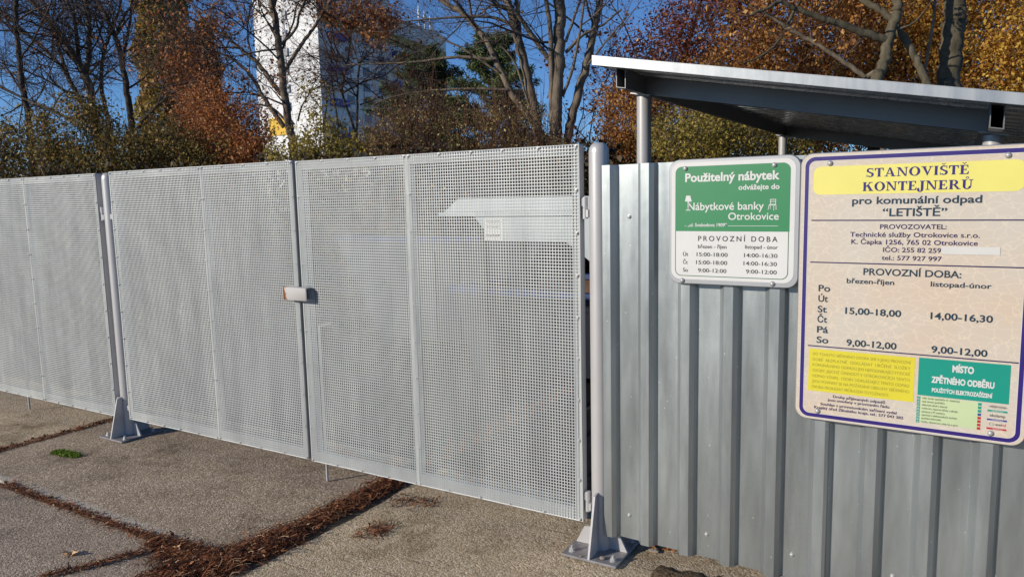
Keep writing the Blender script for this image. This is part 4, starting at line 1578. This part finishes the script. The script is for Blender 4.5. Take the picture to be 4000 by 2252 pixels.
tree('leafy_tree', 'slanting bare limb tree reaching down to the shelter roof', 'tree',
     [(z([(1150, 950), (960, 765), (700, 580), (450, 420), (250, 310), (0, 150), (-250, 0)], Dz, 3000), .036, .016), (z([(700, 580), (820, 520), (960, 380)], Dz, 3000), .012, .006)], 10.0, BARK_MID, 'near', 19, 'amber', 500, .05, group='trees behind the shelter', twig=TWIG_RED)
tree('sapling', 'slim reddish sapling beside the thick grey trunk', 'tree',
     [(z([(1570, 950), (1582, 720), (1622, 450), (1668, 200), (1680, 0)], Dz, 3000), .019, .015)], 9.3, BARK_MID, 'near', 20, 'gold', 120, .05, group='trees behind the shelter', twig=TWIG_RED)

# --- crowns of coloured leaves behind the shelter
def leafy(label, leaf, seed, boxes, lsize, limbs, depth, cfg='thin', name='autumn_tree', twig=None, nl=400):
    root, tips = tree(name, label, 'tree', limbs, depth, BARK_DARK, cfg, seed, leaf, nl, lsize, group='trees behind the shelter', twig=twig, lname='twig_leaves')
    r = np.random.default_rng(seed + 100)
    P = np.vstack([clump_points(r, at(px, py, dep), (hw, hd, hh), int(n * 1.35), int(k * 1.6), sg) for px, py, dep, hw, hh, hd, n, k, sg in boxes])
    v, f = leaf_mesh(r, P, lsize * .8, droop=.5)
    o = root.location
    mesh_object('crown', v, f, LEAF[leaf], root, (o.x, o.y, 0.0))
    return root


leafy('wine red tree left of the shelter with blue sky showing through', 'wine', 31,
      [(2760, 120, 15, 1.5, 1.2, 1.0, 6500, 110, .22), (2600, 260, 15, 1.0, .9, .8, 4200, 60, .2), (2480, 330, 15, .8, .9, .6, 900, 30, .2), (2900, -60, 15, 1.5, .8, 1, 2500, 40, .22)], .07,
      [([(2590, 640), (2600, 420), (2680, 200), (2740, 0)], .035, .02), ([(2600, 420), (2500, 250), (2440, 100), (2380, 0)], .018, .008), ([(2640, 300), (2800, 150), (2900, 0)], .018, .01), ([(2590, 560), (2440, 420), (2390, 300)], .014, .006)], 15.0, 'bare', 'red_leaved_tree', TWIG_RED, 2600)
leafy('amber brown tree filling the middle above the shelter roof', 'amber', 32,
      [(3150, 200, 14, 1.9, 1.7, 1.0, 19000, 150, .22), (3450, 150, 14.5, 1.6, 1.4, 1.0, 14000, 110, .22), (2930, 330, 14, 1.0, 1.2, .8, 5200, 60, .2), (3300, 420, 14, 2.2, .7, .8, 8000, 80, .22), (3250, 200, 16, 2.6, 2.0, .8, 16000, 140, .25)], .075,
      [([(3200, 640), (3190, 400), (3150, 200), (3120, 0)], .05, .03), ([(3190, 400), (3320, 200), (3400, 0)], .03, .014), ([(3180, 330), (3030, 150), (2950, 0)], .025, .012)], 14.2, 'thin', nl=1500)
leafy('golden yellow tree at the far right behind the thick trunk', 'gold', 33,
      [(3860, 130, 13.5, 1.1, 1.5, .9, 9500, 110, .2), (3560, 250, 13.8, 1.1, 1.0, .7, 6200, 70, .18), (3960, 260, 13.0, .8, .9, .8, 5000, 50, .2), (3560, 30, 13.8, 1.2, .8, .7, 4000, 50, .18), (3900, 200, 15, 1.4, 1.6, .7, 7000, 80, .22)], .075,
      [([(3830, 560), (3850, 330), (3880, 150), (3920, 0)], .03, .016), ([(3860, 300), (3960, 180), (4060, 60)], .016, .008), ([(3840, 420), (3780, 200), (3790, 0)], .016, .008)], 13.3, 'thin', nl=900)
bush('beech_shrub', 'rust orange beech hedge right of the round gate post', 'shrub',
     [(2450, 520, 10.5, .45, .75, .5, 4200, 50, .13), (2620, 480, 11, .8, .95, .6, 6200, 70, .15), (2420, 760, 10.3, .5, 1.0, .5, 3000, 40, .15), (2850, 420, 11.5, .9, .8, .6, 3600, 50, .15)], 'amber', 41, .055, 'shrubs behind the shelter', 60, TWIG_RED)
bush('leafy_shrub', 'yellow green shrub low behind the shelter', 'shrub',
     [(2680, 560, 9.6, .62, .42, .5, 3600, 45, .11), (2880, 560, 9.8, .6, .42, .5, 3000, 40, .11), (2760, 500, 9.9, .35, .35, .4, 1200, 20, .11), (2700, 750, 9.6, .9, .7, .5, 3000, 40, .14), (3060, 610, 10, .5, .35, .5, 1600, 25, .1)], 'yellowgreen', 42, .05, 'shrubs behind the shelter', 50)
bush('beech_shrub', 'dark rust hedge seen under the shelter roof', 'shrub',
     [(3060, 520, 12.5, .9, .9, .6, 4200, 60, .15), (3350, 560, 12.5, 1.2, .9, .6, 4200, 60, .16), (3000, 760, 12.5, 1.6, .9, .5, 3600, 50, .2), (3700, 560, 12.5, 1.4, 1.0, .6, 4200, 60, .16)], 'amber', 43, .06, 'shrubs behind the shelter', 40, TWIG_RED)

# --- ivy-clad columns and conifers
def column(label, px, top, bot, halfw, depth, leaf, seed, n, lsize):
    r = np.random.default_rng(seed)
    c = at(px, 700, depth)
    org = (float(c[0]), float(c[1]), 0.0)
    root = thing('columnar_poplar', label, 'tree', org, 'ivy-clad columnar trees')
    H = at(px, top, depth)[2]
    b = Branches()
    b.add(smooth_path([V3(c[0], c[1], -.05), V3(c[0] + .1, c[1], H * .5), V3(c[0], c[1], H * .95)], 8), .3, .06, 8)
    for _ in range(60):
        hz = r.uniform(.05, .95) * H
        a = r.uniform(0, 6.28)
        w = halfw * .8
        b.add(np.array([V3(c[0], c[1], hz), V3(c[0] + math.cos(a) * w * .7, c[1] + math.sin(a) * w * .7, hz + .7), V3(c[0] + math.cos(a) * w, c[1] + math.sin(a) * w, hz + 1.8)]), .04, .01, 4)
    b.build('trunk', BARK_DARK, root, org)
    hz = r.uniform(0, 1, n)
    a = r.uniform(0, 2 * math.pi, n)
    prof = np.where(hz > .78, np.sqrt(np.clip((1 - hz) / .22, 0, 1)), 1.0) * (1.0 + .16 * np.sin(hz * 31 + a * 2) + .12 * np.sin(hz * 73 + a * 5 + 1)) * (1.12 - .22 * hz)
    q = halfw * prof * (1 - .3 * r.uniform(0, 1, n) ** 2.5)
    P = np.stack([c[0] + np.cos(a) * q, c[1] + np.sin(a) * q, hz * H], 1) + r.normal(0, .07, (n, 3))
    v, f = leaf_mesh(r, P, lsize, droop=.3)
    mesh_object('ivy_foliage', v, f, LEAF[leaf], root, org)


column('wide columnar tree clad in olive brown ivy, left of the tower', 680, -260, 640, 1.28, 40, 'olive', 51, 40000, .19)
column('narrower darker ivy column right behind the wide one', 838, 100, 640, .72, 43, 'dark', 52, 26000, .17)


def conifer(label, px, top, halfw, depth, seed, n):
    r = np.random.default_rng(seed)
    c = at(px, 700, depth)
    org = (float(c[0]), float(c[1]), 0.0)
    root = thing('pine_tree', label, 'tree', org, 'dark pines before the tower')
    H = at(px, top, depth)[2]
    b = Branches()
    b.add(np.array([V3(c[0], c[1], -.05), V3(c[0], c[1], H * .5), V3(c[0], c[1], H)]), .14, .02, 8)
    P, T = [], []
    k = 150
    for i in range(k):
        hz = (i + .5) / k
        L = halfw * (1.02 - hz) ** .48 * r.uniform(.6, 1.1) + .08
        a = r.uniform(0, 6.28)
        d = V3(math.cos(a), math.sin(a), r.uniform(.05, .5))
        p0 = V3(c[0], c[1], hz * H * .98)
        p1 = p0 + d * L
        b.add(np.array([p0, (p0 + p1) / 2 + V3(0, 0, -.05), p1]), .02, .005, 4)
        m_ = int(n / k)
        t = r.uniform(.2, 1.05, m_) ** .7
        P.append(p0 + d * L * t[:, None] + r.normal(0, .07, (m_, 3)))
    b.build('trunk', BARK_DARK, root, org)
    v, f = leaf_mesh(r, np.vstack(P), .2, up=(0, 0, .4), aspect=.13)
    mesh_object('needles', v, f, LEAF['pine'], root, org)


conifer('broad dark pine at the foot of the tower\'s shaded side', 1660, 215, 2.7, 24, 61, 46000)
conifer('dark pine between the tower and the big bare stems', 1935, 150, 2.3, 23, 62, 42000)

# --- hedges above the gates
bush('hedge_shrub', 'green brown hedge shrub at the far left above the gate', 'shrub',
     [(60, 620, 11.5, 1.0, .6, .6, 5200, 60, .14), (-120, 640, 11.5, .9, .7, .6, 2500, 40, .15), (120, 850, 11.3, 1.6, .8, .5, 3500, 50, .18)], 'hedge', 71, .055, 'hedge shrubs beyond the gate', 60)
bush('hedge_shrub', 'tall green brown hedge shrub under the fanned bare tree', 'shrub',
     [(310, 570, 11.2, .75, .7, .6, 5600, 60, .13), (430, 640, 11, .8, .5, .6, 3000, 45, .13), (330, 850, 11.2, 1.2, .8, .5, 3000, 50, .18)], 'hedge', 72, .055, 'hedge shrubs beyond the gate', 60)
bush('hedge_shrub', 'low dark hedge shrub below the ivy-clad columns', 'shrub',
     [(600, 620, 11.3, 1.0, .55, .6, 5600, 70, .13), (780, 640, 11.2, .8, .45, .6, 3000, 45, .13), (680, 850, 11.2, 1.5, .8, .5, 3600, 50, .18)], 'hedge', 73, .052, 'hedge shrubs beyond the gate', 60)
bush('russet_shrub', 'russet shrub with small orange leaves left of the leaning trunk', 'shrub',
     [(930, 540, 11.5, .6, .55, .5, 3000, 45, .13), (820, 480, 11.7, .6, .7, .5, 2600, 50, .13), (1000, 620, 11.2, .5, .4, .5, 1600, 30, .12), (950, 850, 11.2, 1.0, .7, .5, 2400, 40, .18)], 'russet', 74, .052, 'hedge shrubs beyond the gate', 60, TWIG_RED)
bush('leafy_shrub', 'yellow green shrub under the white tower, right of the leaning trunk', 'shrub',
     [(1260, 575, 10.8, .5, .36, .5, 1900, 45, .10), (1240, 420, 10.8, .22, .45, .3, 300, 22, .08), (1150, 620, 10.6, .4, .25, .4, 900, 25, .1), (1250, 820, 10.8, 1.0, .8, .5, 2800, 40, .18), (1400, 600, 10.8, .35, .25, .4, 900, 20, .1)], 'yellowgreen', 75, .055, 'hedge shrubs beyond the gate', 50)
bush('weed_thicket', 'dry brown weed thicket with pale yellow leaves, left half', 'shrub',
     [(1600, 530, 10.2, .75, .42, .5, 2400, 90, .11), (1680, 450, 10.4, .5, .4, .4, 500, 60, .1), (1600, 800, 10.2, 1.0, .8, .5, 3000, 50, .2)], 'weed', 76, .04, 'dry thickets beyond the gate', 260, TWIG_RED, .005)
bush('weed_thicket', 'dry brown weed thicket at the foot of the thick dark stems', 'shrub',
     [(1930, 520, 9.9, .75, .42, .5, 2400, 90, .11), (2060, 540, 9.8, .4, .35, .4, 900, 40, .1), (2180, 640, 9.6, .35, .3, .3, 1200, 30, .12), (1950, 800, 10, 1.0, .8, .5, 3000, 50, .2)], 'weed', 77, .04, 'dry thickets beyond the gate', 260, TWIG_RED, .005)
tree('bare_shrub', 'leafless dark shrub right of the thick stems, by the round post', 'shrub',
     [([(2290, 700), (2300, 560), (2330, 400), (2400, 250)], .014, .005), ([(2330, 690), (2370, 500), (2400, 340), (2440, 180)], .012, .004), ([(2260, 690), (2250, 540), (2280, 430), (2270, 330)], .012, .004),
      ([(2400, 690), (2440, 540), (2450, 420), (2520, 300)], .012, .004), ([(2300, 560), (2230, 470), (2200, 400)], .009, .003)], 11.0, BARK_DARK, 'thin', 78, 'wine', 900, .05, twig=TWIG)

# far hedge line closing the view under the crowns
r = np.random.default_rng(90)
n = 26000
X = r.uniform(-46, 22, n)
P = np.stack([X, 22 + .12 * (X + 10) + r.normal(0, .7, n), np.abs(r.normal(0, 1, n)) ** .8 * 1.15 + .1 * np.sin(X * 2)], 1)
v, f = leaf_mesh(r, P, .16, droop=.2)
tag(mesh_object('far_undergrowth', v, f, LEAF['olive']), kind='stuff')

r = np.random.default_rng(91)  # added dark leaf bank; its colour stands in for shade at the hedge foot
n = 100000
t_ = r.uniform(0, 1, n)
g0, g1 = at(-350, 900, 10.2), at(2620, 900, 9.2)
X = g0[0] + (g1[0] - g0[0]) * t_
Y = g0[1] + (g1[1] - g0[1]) * t_
P = np.stack([X + r.normal(0, .1, n), Y + r.normal(0, .35, n) + .2 * np.sin(t_ * 60), r.uniform(0, 1, n) * (1.88 + .28 * t_ + .16 * np.sin(t_ * 37) + .12 * np.sin(t_ * 91))], 1)
v, f = leaf_mesh(r, P, .065, droop=.2)
tag(mesh_object('shade_undergrowth', v, f, LEAF['dark']), kind='stuff')

# ------------------------------------------------------------------ tower block
T_WHITE = mat_plain('tower_white_render', (0.84, 0.84, 0.83), 0.8, 0, .03, .2)
T_GREY = mat_plain('tower_grey_panel', (0.78, 0.74, 0.70), 0.8, 0, .08, .3)
T_STRIP = mat_plain('tower_stair_strip', (0.34, 0.35, 0.38), 0.6, 0, .15, .4)
T_BLUE = mat_plain('tower_blue_panel', (0.05, 0.09, 0.34), 0.6, 0, .08, .5)
T_OCHRE = mat_plain('tower_ochre_band', (0.55, 0.36, 0.12), 0.8, 0, .08, .3)
T_YEL = mat_plain('tower_yellow_panel', (0.75, 0.46, 0.04), 0.7, 0, .05, .5)
T_GLASS = mat_plain('tower_glass', (0.05, 0.065, 0.085), 0.12, 0, .2, .5)
c0 = at(1272, 700, 120)
c1 = at(1758, 700, 158)
d1 = V3(c1[0] - c0[0], c1[1] - c0[1], 0)
LEN = np.linalg.norm(d1)
d1 /= LEN
d0 = V3(-d1[1], d1[0], 0)                  # along the white gable
if d0[0] > 0:
    d0 = -d0
WID = 12.4
HT = at(1758, 168, 158)[2]
tw = thing('tower_block', 'tall white panel tower block with a sunlit gable and shaded side', 'building',
           matrix=Matrix(((d1[0], d0[0], 0, c0[0]), (d1[1], d0[1], 0, c0[1]), (0, 0, 1, 0), (0, 0, 0, 1))))
b = MB()
b.box(0, LEN, 0, WID, -.1, HT)
b.build('wall', [T_GREY], tw)
b = MB()
b.box(-.35, -.002, -.25, WID + .2, -.1, HT + .4)
b.build('gable_wall', T_WHITE, tw)
b = MB()
b.box(-.44, -.352, 6.3, 6.75, 0, HT - 2)
for k in range(12):
    b.box(-.6, -.442, 5.85 + (k % 2) * .1, 6.5, 2.2 + k * 2.85, 3.5 + k * 2.85)
b.build('stair_strip', T_STRIP, tw)
b = MB()
b.box(-.5, -.353, 6.9, 10.6, 12.6, 15.4)
b.build('yellow_panel', T_YEL, tw)
b = MB()
b.box(.4, LEN, -.06, -.002, HT - 4.6, HT - 2.6)
b.build('ochre_band', T_OCHRE, tw)
b = MB()
b.box(-.3, LEN + .1, -.12, WID, HT + .002, HT + .5)
b.build('parapet', T_GREY, tw)
b = MB()
b.box(10, 24, 2, 9, HT + .502, HT + 4.5)
b.build('roof_plant_room', T_GREY, tw)
for k in range(3):
    b = MB()
    xx = LEN - 9 + k * 2.2
    b.tube([(xx, 1, HT + .5), (xx, 1, HT + 5.0 - k * .6)], .09, 6)
    b.box(xx - .18, xx + .18, .9, 1.1, HT + 2.6, HT + 4.2 - k * .6)
    b.build('antenna', T_WHITE, tw)
NF = 11
fh = (HT - 5.5) / NF
for fl in range(NF):
    for c_ in range(8):
        xx = 2.2 + c_ * (LEN - 4) / 8
        z0_ = 2.0 + fl * fh
        b = MB()
        if c_ in (0, 4):
            b.box(xx, xx + 4.0, -1.1, -.004, z0_ - .7, z0_ + .35)
            b.build('balcony', T_BLUE if (fl + c_) % 2 == 0 else T_GREY, tw)
        else:
            b.box(xx, xx + 2.1, -.03, -.004, z0_, z0_ + 1.45)
            b.build('window', T_GLASS, tw)

# ------------------------------------------------------------------ yard behind the gate
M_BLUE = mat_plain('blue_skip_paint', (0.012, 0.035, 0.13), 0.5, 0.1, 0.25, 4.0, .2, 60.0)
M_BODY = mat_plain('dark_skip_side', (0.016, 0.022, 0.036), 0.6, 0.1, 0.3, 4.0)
M_RUST = mat_plain('rusty_inside', (0.11, 0.06, 0.035), 0.85, 0.0, 0.4, 5.0)
M_HOP = mat_galv('hopper_zinc', (0.33, 0.37, 0.39), 0.3, 0.45, 300.0, .08, False)


def skip(label, cx, cy, rz, L, W, H, taper):
    root = thing('skip_container', label, 'skip', (cx, cy, 0), 'blue skips inside the yard')
    root.rotation_euler = (0, 0, rz)
    o = MB()
    bt = [(-L / 2 + taper, .12), (L / 2 - taper, .12), (L / 2, H), (-L / 2, H)]
    th = .012
    a = [(x, -W / 2, z_) for x, z_ in bt] + [(x, W / 2, z_) for x, z_ in bt]
    o.add(a, [(0, 1, 2, 3), (4, 7, 6, 5), (0, 4, 5, 1), (1, 5, 6, 2), (3, 7, 4, 0)])
    for x in np.linspace(-L / 2 + taper + .15, L / 2 - taper - .15, 5):
        o.box(x - .03, x + .03, -W / 2 - .04, -W / 2 - .002, .14, H - .1)
    for sx in (-1, 1):
        o.box(sx * (L / 2 - taper) - .06, sx * (L / 2 - taper) + .06, -W / 2 + .1, W / 2 - .1, -.0, .118)
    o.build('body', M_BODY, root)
    i = MB()
    ins = [(-L / 2 + taper + .02, .14), (L / 2 - taper - .02, .14), (L / 2 - .02, H), (-L / 2 + .02, H)]
    i.add([(x, -W / 2 + th, z_) for x, z_ in ins] + [(x, W / 2 - th, z_) for x, z_ in ins], [(0, 1, 2, 3), (4, 5, 6, 7), (0, 1, 5, 4), (1, 2, 6, 5), (3, 0, 4, 7)])
    i.build('lining', M_RUST, root)
    rm = MB()
    for s in (-1, 1):
        rm.bbox(-L / 2 - .03, L / 2 + .03, s * W / 2 - .035, s * W / 2 + .035, H + .001, H + .06, .006)
        rm.bbox(s * L / 2 - .035, s * L / 2 + .035, -W / 2 + .036, W / 2 - .036, H + .001, H + .06, .006)
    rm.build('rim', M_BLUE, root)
    for s in (-1, 1):
        for x in (-L / 4, L / 4):
            pn = MB()
            pn.tube([(x, s * (W / 2 + .003), H * .62), (x, s * (W / 2 + .11), H * .62)], .035, 10)
            pn.build('lifting_lug', M_BODY, root)


skip('long blue skip seen through the holes of the middle leaves', -3.55, 4.3, math.radians(6), 2.6, 1.6, 1.22, .55)
skip('low blue skip visible in the slot beside the round post', -1.5, 3.35, math.radians(-3), 2.2, 1.4, .80, .2)
hp = thing('waste_hopper', 'pale zinc hopper with a white label above the low blue skip', 'hopper', (-1.75, 2.95, 0))
b = MB()
yb0, yb1 = 2.50, 3.30
b.poly_prism([(-2.24, 1.52), (-2.05, 1.30), (-1.32, 1.30), (-1.02, 1.08), (-.62, 1.08), (-.62, 1.52)], 'y', yb0, yb1)
b.build('bin', M_HOP, hp, (-1.75, 2.95, 0))
b = MB()
b.bbox(-2.62, -.58, yb0 - .03, yb1 + .03, 1.525, 1.56, .005)
b.build('rim', M_HOP, hp, (-1.75, 2.95, 0))
b = MB()
b.poly_prism([(-2.58, 1.562), (-.62, 1.562), (-.70, 1.68), (-2.42, 1.68)], 'y', yb0 + .01, yb1 - .02)
b.build('lid', M_HOP, hp, (-1.75, 2.95, 0))
for x in (-2.18, -.75):
    for y_ in (yb0 + .05, yb1 - .05):
        b = MB()
        b.box(x - .03, x + .03, y_ - .03, y_ + .03, .0, 1.10 if x > -1 else 1.45)
        b.build('leg', M['inside'], hp, (-1.75, 2.95, 0))
b = MB()
b.box(-2.14, -1.945, yb0 - .006, yb0 - .002, 1.302, 1.508)
lb = b.build('label_sheet', S_WHITE, hp, (-1.75, 2.95, 0))
f = Flat()
for k, (t_, zz) in enumerate((('WARNING', 1.462), ('TOXIC', 1.412), ('DANGER', 1.345))):
    V, F, W_ = text_geo(t_, .01, 1.0)
    f.add([(-2.115 + p[0] * .145 / W_, yb0 - .0075, zz + p[1] * .022 / .7) for p in V], F)
f.build('label_lettering', S_DGREY, lb, (-1.75, 2.95, 0))

# ------------------------------------------------------------------ litter, moss, leaves
LITTER = mat_leaf('litter', [(0, (.03, .011, .007)), (.45, (.12, .038, .016)), (.8, (.29, .10, .038)), (.95, (.48, .23, .10)), (1, (.7, .5, .3))], .1, .8)
DIRT = mat_plain('litter_dirt', (.075, .036, .02), .95, 0, .5, 18.0, .8, 60.0)
r = np.random.default_rng(5)


def seg_points(a, b, n, w, r):
    a, b = np.array(a), np.array(b)
    t = r.uniform(0, 1, n)
    d = b - a
    nn = np.array([-d[1], d[0]]) / np.linalg.norm(d)
    return a + d * t[:, None] + nn * (r.normal(0, 1, n) * w)[:, None]


bands = [((-1.38, -.80), (-1.37, .42), 2000, .042, .026), ((-1.42, -.86), (-1.37, -.55), 650, .055, .028), ((-1.5, -.93), (-1.95, -.95), 700, .035, .018), ((-1.95, -.93), (-3.5, -.91), 420, .018, .006),
         ((-1.62, -1.06), (-1.46, -1.12), 800, .085, .016), ((-1.48, -1.00), (-1.40, -.86), 650, .06, .022), ((-1.88, -1.02), (-1.98, -1.26), 90, .012, .004), ((-1.98, -1.26), (-2.08, -1.42), 60, .008, .003),
         ((-1.80, -.99), (-1.55, -1.0), 520, .045, .012), ((-4.22, -.85), (-4.22, .3), 420, .02, .008), ((-1.37, .4), (-1.37, 2.6), 900, .06, .03), ((-1.1, -.33), (-.95, -.30), 90, .05, .002), ((-1.2, .0), (-.95, .12), 60, .04, .002)]
VS, FS, nb = [], [], 0
for a, b_, n_, w_, h_ in bands:
    n_ = int(n_ * 1.7)
    xy = seg_points(a, b_, n_, w_, r)
    zz = np.abs(r.normal(0, 1, n_)) * h_ * .55 + .002
    L_ = r.uniform(.02, .085, n_)
    th_ = r.uniform(0, math.pi, n_)
    cu = r.normal(0, .35, n_)
    tl = r.normal(0, .35, n_)
    wd = r.uniform(.0008, .0022, n_)
    for i in range(n_):                                  # curled needles and stalks
        ks = np.linspace(-.5, .5, 4)
        ang = th_[i] + cu[i] * ks * 3
        px_ = xy[i, 0] + L_[i] * ks * np.cos(ang)
        py_ = xy[i, 1] + L_[i] * ks * np.sin(ang)
        pz_ = np.maximum(zz[i] + L_[i] * ks * tl[i], .0015) + .004 * (1 - 4 * ks * ks)
        nx_, ny_ = -np.sin(ang) * wd[i], np.cos(ang) * wd[i]
        VS.append(np.stack([np.concatenate([px_ - nx_, px_ + nx_]), np.concatenate([py_ - ny_, py_ + ny_]), np.concatenate([pz_, pz_ + .0008])], 1))
        FS.append(np.array([[k, k + 1, k + 5, k + 4] for k in range(3)]) + nb)
        nb += 8
    m_ = int(n_ * .20)
    cxy = seg_points(a, b_, m_, w_ * 1.05, r)
    cc = np.column_stack([cxy, np.abs(r.normal(0, 1, m_)) * h_ * .6 + .006])
    v, f = leaf_mesh(r, cc, .021, .7, up=(0, 0, 1.2), aspect=.55)
    v[:, 2] = np.maximum(v[:, 2], .0012)
    VS.append(v)
    FS.append(f + nb)
    nb += len(v)
tag(mesh_object('leaf_litter', np.vstack(VS), np.vstack(FS), LITTER), kind='stuff')
VS, FS, nb = [], [], 0
for a, b_, n_, w_, h_ in bands:
    if n_ < 200:
        continue
    k = 40
    a_, b2 = np.array(a), np.array(b_)
    d = b2 - a_
    nn = np.array([-d[1], d[0]]) / np.linalg.norm(d)
    q = 7
    t = np.linspace(-.03, 1.03, k)
    s = np.linspace(-1, 1, q)
    hgt = (h_ * .75 * (1 - s[None] ** 2) * r.uniform(.55, 1.1, (k, q))) - .0115
    wv = w_ * 1.45 * r.uniform(.75, 1.15, (k, 1))
    XY = a_[None, None] + d[None, None] * t[:, None, None] + nn[None, None] * (s[None] * wv)[:, :, None]
    vv = np.concatenate([XY, hgt[:, :, None]], 2).reshape(-1, 3)
    ff = np.array([[i * q + j, i * q + j + 1, (i + 1) * q + j + 1, (i + 1) * q + j] for i in range(k - 1) for j in range(q - 1)])
    VS.append(vv)
    FS.append(ff + nb)
    nb += len(vv)
tag(mesh_object('litter_soil', np.vstack(VS), np.vstack(FS), DIRT, smooth=True), kind='stuff')
MOSS = mat_leaf('moss', [(0, (.05, .09, .01)), (.5, (.13, .22, .02)), (1, (.25, .34, .04))], .3)
n_ = 2600
u_ = r.uniform(-1, 1, (n_, 2))
u_ = u_[(u_[:, 0] ** 2 + u_[:, 1] ** 2) < 1 + .3 * np.sin(u_[:, 0] * 9)]
P = np.column_stack([-3.72 + u_[:, 0] * .15, -.425 + u_[:, 1] * .045 + u_[:, 0] * .01, np.abs(r.normal(0, .006, len(u_))) + .003])
v, f = leaf_mesh(r, P, .016, .5, up=(0, 0, .2), aspect=.35)
v[:, 2] = np.maximum(v[:, 2], .0008)
tag(mesh_object('moss_patch', v, f, MOSS), kind='stuff')

LEAFTAN = mat_plain('dry_leaf_tan', (.62, .38, .20), .7, 0, .25, 40.0)
LEAFORG = mat_plain('dry_leaf_orange', (.34, .12, .03), .7, 0, .25, 40.0)


def fallen_leaf(label, x, y, z_, size, rot, mat, seed):
    r = np.random.default_rng(seed)
    k = 15
    vs = []
    for ring in (0.0, .5, 1.0):
        for i in range(k):
            a = 2 * math.pi * i / k
            rad = size * ring * (.5 + .28 * math.cos(a * 5 + .5) + .1 * math.cos(a))
            vs.append((x + rad * math.cos(a + rot) * 1.25, y + rad * math.sin(a + rot) * .8, z_ + .003 + ring ** 2 * size * (.22 + .25 * math.sin(a * 2 + seed) + .1 * r.uniform(-1, 1))))
    zmin = min(p[2] for p in vs)
    vs = [(p[0], p[1], p[2] - zmin + z_ + .001) for p in vs]
    fs = []
    for q in range(2):
        for i in range(k):
            j = (i + 1) % k
            fs.append((q * k + i, q * k + j, (q + 1) * k + j, (q + 1) * k + i))
    org = (x, y, z_)
    o = mesh_object('fallen_leaf', vs, fs, mat, None, org, True)
    return tag(o, label, 'leaf', 'fallen leaves on the concrete')


fallen_leaf('curled tan leaf lying alone on the front left concrete', -2.195, -1.225, -.010, .055, .4, LEAFTAN, 1)
q = on_ground(690, 2143, .02)
fallen_leaf('tan leaf on the heap of litter near the apron corner', q[0], q[1], .022, .03, 1.4, LEAFTAN, 2)
q = on_ground(1925 / 1.0, 2175, .0)
for k, (px_, py_) in enumerate(((2558, 2140), (2608, 2148))):
    q = on_ground(px_, py_, -.004)
    fallen_leaf(('orange leaf tucked under the wall, beside the flat chip of stone', 'orange leaf tucked under the wall, right of the flat chip of stone')[k], q[0], q[1], -.004, .045, k * 1.3, LEAFORG, 5 + k)
SOILD = mat_concrete('soil_drift', (.04, .028, .016), (.15, .105, .06), (.28, .21, .13), (.7, .65, .6))
r = np.random.default_rng(77)
k, q = 90, 8
vs = []
for i in range(k):
    sx = .27 + 2.3 * i / (k - 1)
    ww = (.07 + .09 * min(1, (sx - .27) * 2)) * r.uniform(.7, 1.2)
    for j in range(q):
        t = -1 + 2 * j / (q - 1)
        p = WO + WDIR * sx - WN * (.02 + t * ww)
        vs.append((p[0] + r.normal(0, .004), p[1] + r.normal(0, .004), -.0065 + (.016 + .02 * min(1, sx / 1.2)) * (1 - t * t) * r.uniform(.6, 1.1)))
fs = [(i * q + j, i * q + j + 1, (i + 1) * q + j + 1, (i + 1) * q + j) for i in range(k - 1) for j in range(q - 1)]
tag(mesh_object('soil_drift', vs, fs, SOILD, smooth=True), kind='stuff')
ST = mat_plain('stone_chip', (.27, .22, .17), .9, 0, .2, 40.0)


def stone(label, px_, py_, sx, sy, sz, z_=0.0, seed=1):
    r = np.random.default_rng(seed)
    q = on_ground(px_, py_, z_)
    n1, n2 = 9, 5
    vs, fs = [], []
    for j in range(n2):
        ph = math.pi * (j + .5) / n2
        for i in range(n1):
            a = 2 * math.pi * i / n1
            k = r.uniform(.82, 1.12)
            vs.append((q[0] + sx * math.sin(ph) * math.cos(a) * k, q[1] + sy * math.sin(ph) * math.sin(a) * k, z_ + sz * (1 - math.cos(ph)) * .5 * k))
    for j in range(n2 - 1):
        for i in range(n1):
            i2 = (i + 1) % n1
            fs.append((j * n1 + i, j * n1 + i2, (j + 1) * n1 + i2, (j + 1) * n1 + i))
    fs.append(tuple(range(n1 - 1, -1, -1)))
    fs.append(tuple(range((n2 - 1) * n1, n2 * n1)))
    tag(mesh_object('stone', vs, fs, ST, None, tuple(q)), label, 'stone', 'loose stones')


stone('flat brown stone chip under the corrugated wall', 2557, 2154, .03, .022, .016, -.004, 1)
stone('grey pebble on the base plate beside the tall gusset', 2353, 2183, .014, .011, .014, .0145, 2)
stone('tiny pebble on the base plate left of the tall gusset', 2268, 2173, .007, .006, .008, .0145, 3)
